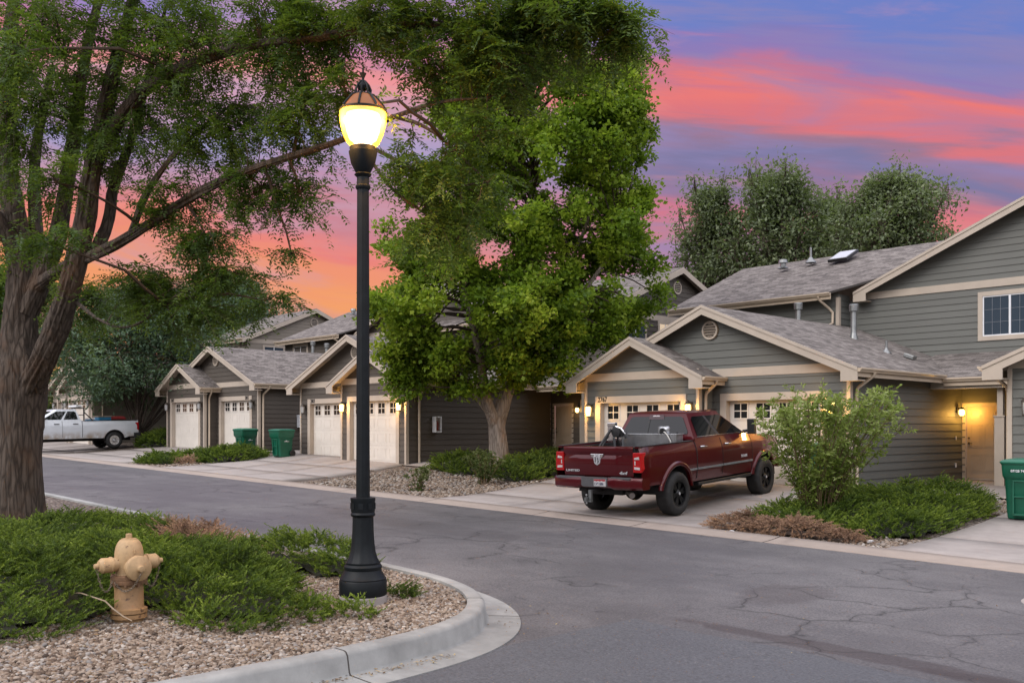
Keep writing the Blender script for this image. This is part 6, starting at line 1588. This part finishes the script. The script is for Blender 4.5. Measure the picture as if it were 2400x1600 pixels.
# ------------------------------------------------------------------ upright leafy shrubs
def shrub(name, label, base, stems, height, width, leaf, ll, lw, nl, group=None, lean=.0, lean2=.0, tmat=twig_m, cat='shrub', r=.012, lowleaf=.25):
    root = empty(name, base, 0, label, cat, group); tw = Tubes(); C = []; D = []; T = []
    for s in range(stems):
        a = rng.uniform(0, 6.28); out = rng.uniform(.25, 1)**.7*width/2; hh = height*rng.uniform(.72, 1.0)*(1-.22*(out/(width/2))**2)
        p0 = np.array([math.cos(a)*.14*width/2, math.sin(a)*.14*width/2, -.05]); p3 = np.array([math.cos(a)*out+lean*hh, math.sin(a)*out*.8+lean2*hh, hh])
        p1 = p0+np.array([math.cos(a)*out*.18, math.sin(a)*out*.18, hh*.38]); p2 = p0*.2+p3*.72+np.array([0, 0, hh*.06])
        pts = smooth_path([p0, p1, p2, p3], 2); tw.add(pts, r, r*.25, 5); pts = np.array(pts)
        for k in range(int(nl*.5)):
            t = rng.uniform(lowleaf, 1); j = int(t*(len(pts)-1)); q = pts[min(j, len(pts)-2)]; dd = unit(rng.normal(size=3)*np.array([1, 1, .5])+np.array([0, 0, .55])); ln = rng.uniform(.12, .34)*height/2.4*(1.1-.4*t)
            e = q+dd*ln; tw.add([q, (q+e)/2+np.array([0, 0, .02]), e], r*.3, r*.12, 3)
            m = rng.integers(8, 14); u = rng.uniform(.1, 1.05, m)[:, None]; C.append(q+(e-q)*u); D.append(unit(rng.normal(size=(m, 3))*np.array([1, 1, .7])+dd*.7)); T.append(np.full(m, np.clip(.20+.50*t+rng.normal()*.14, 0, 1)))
    C, D, T = map(np.concatenate, (C, D, T)); n = len(C); w = unit(np.cross(D, rdir(n))); s_ = rng.uniform(.7, 1.25, n)
    q = quads(C, D, w, unit(np.cross(w, D)), ll*s_, lw*s_, .15)
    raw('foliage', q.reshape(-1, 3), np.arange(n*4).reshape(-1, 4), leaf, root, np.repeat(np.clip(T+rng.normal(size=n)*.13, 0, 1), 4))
    tw.mb.build('stems', tmat, root, smooth=60); print(name, n)
    return root
stem_m = plain('shrub_stem', (.13, .09, .045), .8, var=.3)
shrub('leafy_shrub', 'tall pale green leafy shrub with many thin stems in front of the red pickup', (-9.55, 17.25, float(hgt(-9.55, 17.2))), 54, 2.9, 2.9, willow_leaf, .095, .034, 50, lean=.07, lean2=.05, tmat=stem_m, lowleaf=.32)
shrub('small_shrub', 'small sparse twiggy shrub in the gravel nearest the road', (-20.3, 15.7, float(hgt(-20.3, 15.7))), 16, .75, .95, small_leaf, .07, .032, 14, 'small shrubs in the gravel bed', tmat=stem_m, r=.008, lowleaf=.15)
shrub('small_shrub', 'rounder olive shrub in the gravel at the foot of the maple', (-20.1, 17.9, float(hgt(-20.1, 17.9))), 26, 1.05, 1.35, small_leaf, .07, .036, 20, 'small shrubs in the gravel bed', tmat=stem_m, r=.008, lowleaf=.25)

# ------------------------------------------------------------------ loose river stones
def stones(name, pts, zf, smin, smax, label=None):
    bm = bmesh.new(); bmesh.ops.create_icosphere(bm, subdivisions=1, radius=1); bv = np.array([v.co[:] for v in bm.verts]); bf = np.array([[v.index for v in f.verts] for f in bm.faces]); bm.free()
    bm = bmesh.new(); bmesh.ops.create_icosphere(bm, subdivisions=2, radius=1); bv = np.array([v.co[:] for v in bm.verts]); bf = np.array([[v.index for v in f.verts] for f in bm.faces]); bm.free()
    n = len(pts); s = rng.uniform(0, 1, n)**1.8*(smax-smin)+smin
    ax = np.stack([s*rng.uniform(.8, 1.35, n), s*rng.uniform(.65, 1.0, n), s*rng.uniform(.45, .75, n)], 1)
    ph = rng.uniform(0, 6.28, (n, 3)); lum = 1+.16*np.sin(bv[None]@np.array([2.1, 1.3, 1.7])+ph[:, :1])+.12*np.sin(bv[None]@np.array([-1.9, 2.6, 1.1])*1.5+ph[:, 1:2])
    P = bv[None]*lum[..., None]*ax[:, None]
    a = rng.uniform(0, 6.28, n); t = rng.normal(size=n)*.35; c, s_ = np.cos(t)[:, None], np.sin(t)[:, None]
    P = np.stack([P[..., 0]*c-P[..., 2]*s_, P[..., 1], P[..., 0]*s_+P[..., 2]*c], -1)
    c, s_ = np.cos(a)[:, None], np.sin(a)[:, None]; P = np.stack([P[..., 0]*c-P[..., 1]*s_, P[..., 0]*s_+P[..., 1]*c, P[..., 2]], -1)
    z = np.array([zf(x, y) for x, y in pts])+ax[:, 2]*rng.uniform(.15, .7, n)
    P = P+np.stack([pts[:, 0], pts[:, 1], z], 1)[:, None]
    Fc = (bf[None]+(np.arange(n)*len(bv))[:, None, None]).reshape(-1, 3)
    o = raw(name, P.reshape(-1, 3), Fc, stone_m, None, np.repeat(rng.uniform(0, 1, n), len(bv)), smooth=True); o['kind'] = 'stuff'
    return o
def inside(poly, P):
    x, y = P[:, 0], P[:, 1]; r = np.zeros(len(P), bool); j = len(poly)-1
    for i in range(len(poly)):
        xi, yi = poly[i]; xj, yj = poly[j]
        r ^= ((yi > y) != (yj > y)) & (x < (xj-xi)*(y-yi)/(yj-yi+1e-12)+xi); j = i
    return r
def scatter(poly, dens):
    xs = [p[0] for p in poly]; ys = [p[1] for p in poly]; n = int((max(xs)-min(xs))*(max(ys)-min(ys))*dens)
    P = np.stack([rng.uniform(min(xs), max(xs), n), rng.uniform(min(ys), max(ys), n)], 1); return P[inside(poly, P)]
bedpoly = [(x-.012, y-.012) for x, y in inner_s if x > -10.2 and y > 1.2]
P = scatter(bedpoly+[(-10.2, 6.85), (-10.2, 5.0), (-9.4, 3.4), (-9.3, 1.3)], 2500)
stones('gravel', P, lambda x, y: float(isl(x))-.045, .011, .025)
P = scatter([(-24.9, 14.62), (-18.4, 14.62), (-19.2, 19.5), (-22.5, 19.8), (-25.9, 19.6)], 260)
stones('gravel', P, lambda x, y: float(hgt(x, y))-.025, .02, .05)
P = np.concatenate([scatter([(-10.2, 14.6), (-7.05, 14.6), (-7.05, 16.2), (-10.2, 15.2)], 700), scatter([(-7.6, 19.4), (-7.05, 19.4), (-7.05, 22), (-7.9, 21.5)], 400)])
stones('gravel', P, lambda x, y: float(hgt(x, y))-.025, .016, .04)
P = scatter([(-37.7, 14.6), (-34.1, 14.6), (-35.2, 19), (-37.9, 19)], 150)
stones('gravel', P, lambda x, y: float(hgt(x, y))-.025, .03, .06)
# fallen leaves and debris on the gutter and the road
n = 420
gx = np.concatenate([rng.normal(-6.22, .045, 520), rng.uniform(-8.5, -2.0, 130), -6.9+rng.normal(size=120)*.4]); gy = np.concatenate([rng.uniform(2.0, 5.2, 520), rng.uniform(6.5, 11.5, 130), 6.7+rng.normal(size=120)*.35])
k = ~inside([(x, y) for x, y in inner_s]+[(-70, -30)], np.stack([gx, gy], 1)); gx, gy = gx[k], gy[k]; n = len(gx)
C = np.stack([gx, gy, street(gx)+.026+rng.uniform(0, .006, n)], 1); D = unit(rng.normal(size=(n, 3))*np.array([1, 1, .12])); w = unit(np.cross(D, np.array([0, 0, 1.])+rng.normal(size=(n, 3))*.2)); s = rng.uniform(.4, 1.1, n)
q = quads(C, D, w, unit(np.cross(w, D)), .034*s, .014*s, .1)
deb = tinted('dry_leaf', [(0, (.06, .035, .018)), (.5, (.20, .12, .05)), (1, (.42, .34, .18))], .8)
o = raw('fallen_leaves', q.reshape(-1, 3), np.arange(n*4).reshape(-1, 4), deb, None, np.repeat(rng.uniform(0, 1, n), 4)); o['kind'] = 'stuff'

# dry needles and dead leaves drifted over the stones
n = 1500
gx = rng.uniform(-9.4, -6.7, n); gy = rng.uniform(1.6, 6.6, n); k = inside(bedpoly+[(-10.2, 6.85), (-10.2, 5.0), (-9.4, 3.4), (-9.3, 1.3)], np.stack([gx, gy], 1)); gx, gy = gx[k], gy[k]
k = rng.uniform(0, 1, len(gx)) < .35+.65*(np.sin(gx*3.1+gy*1.7)*np.sin(gy*2.9-gx) > .1); gx, gy = gx[k], gy[k]; n = len(gx)
C = np.stack([gx, gy, isl(gx)-.045+rng.uniform(.018, .034, n)], 1); D = unit(rng.normal(size=(n, 3))*np.array([1, 1, .25])); w = unit(np.cross(D, np.array([0, 0, 1.])+rng.normal(size=(n, 3))*.3)); s = rng.uniform(.5, 1.3, n)
q = quads(C, D, w, unit(np.cross(w, D)), .045*s, .010*s, .1)
o = raw('fallen_leaves', q.reshape(-1, 3), np.arange(n*4).reshape(-1, 4), deb, None, np.repeat(rng.uniform(0, .8, n), 4)); o['kind'] = 'stuff'
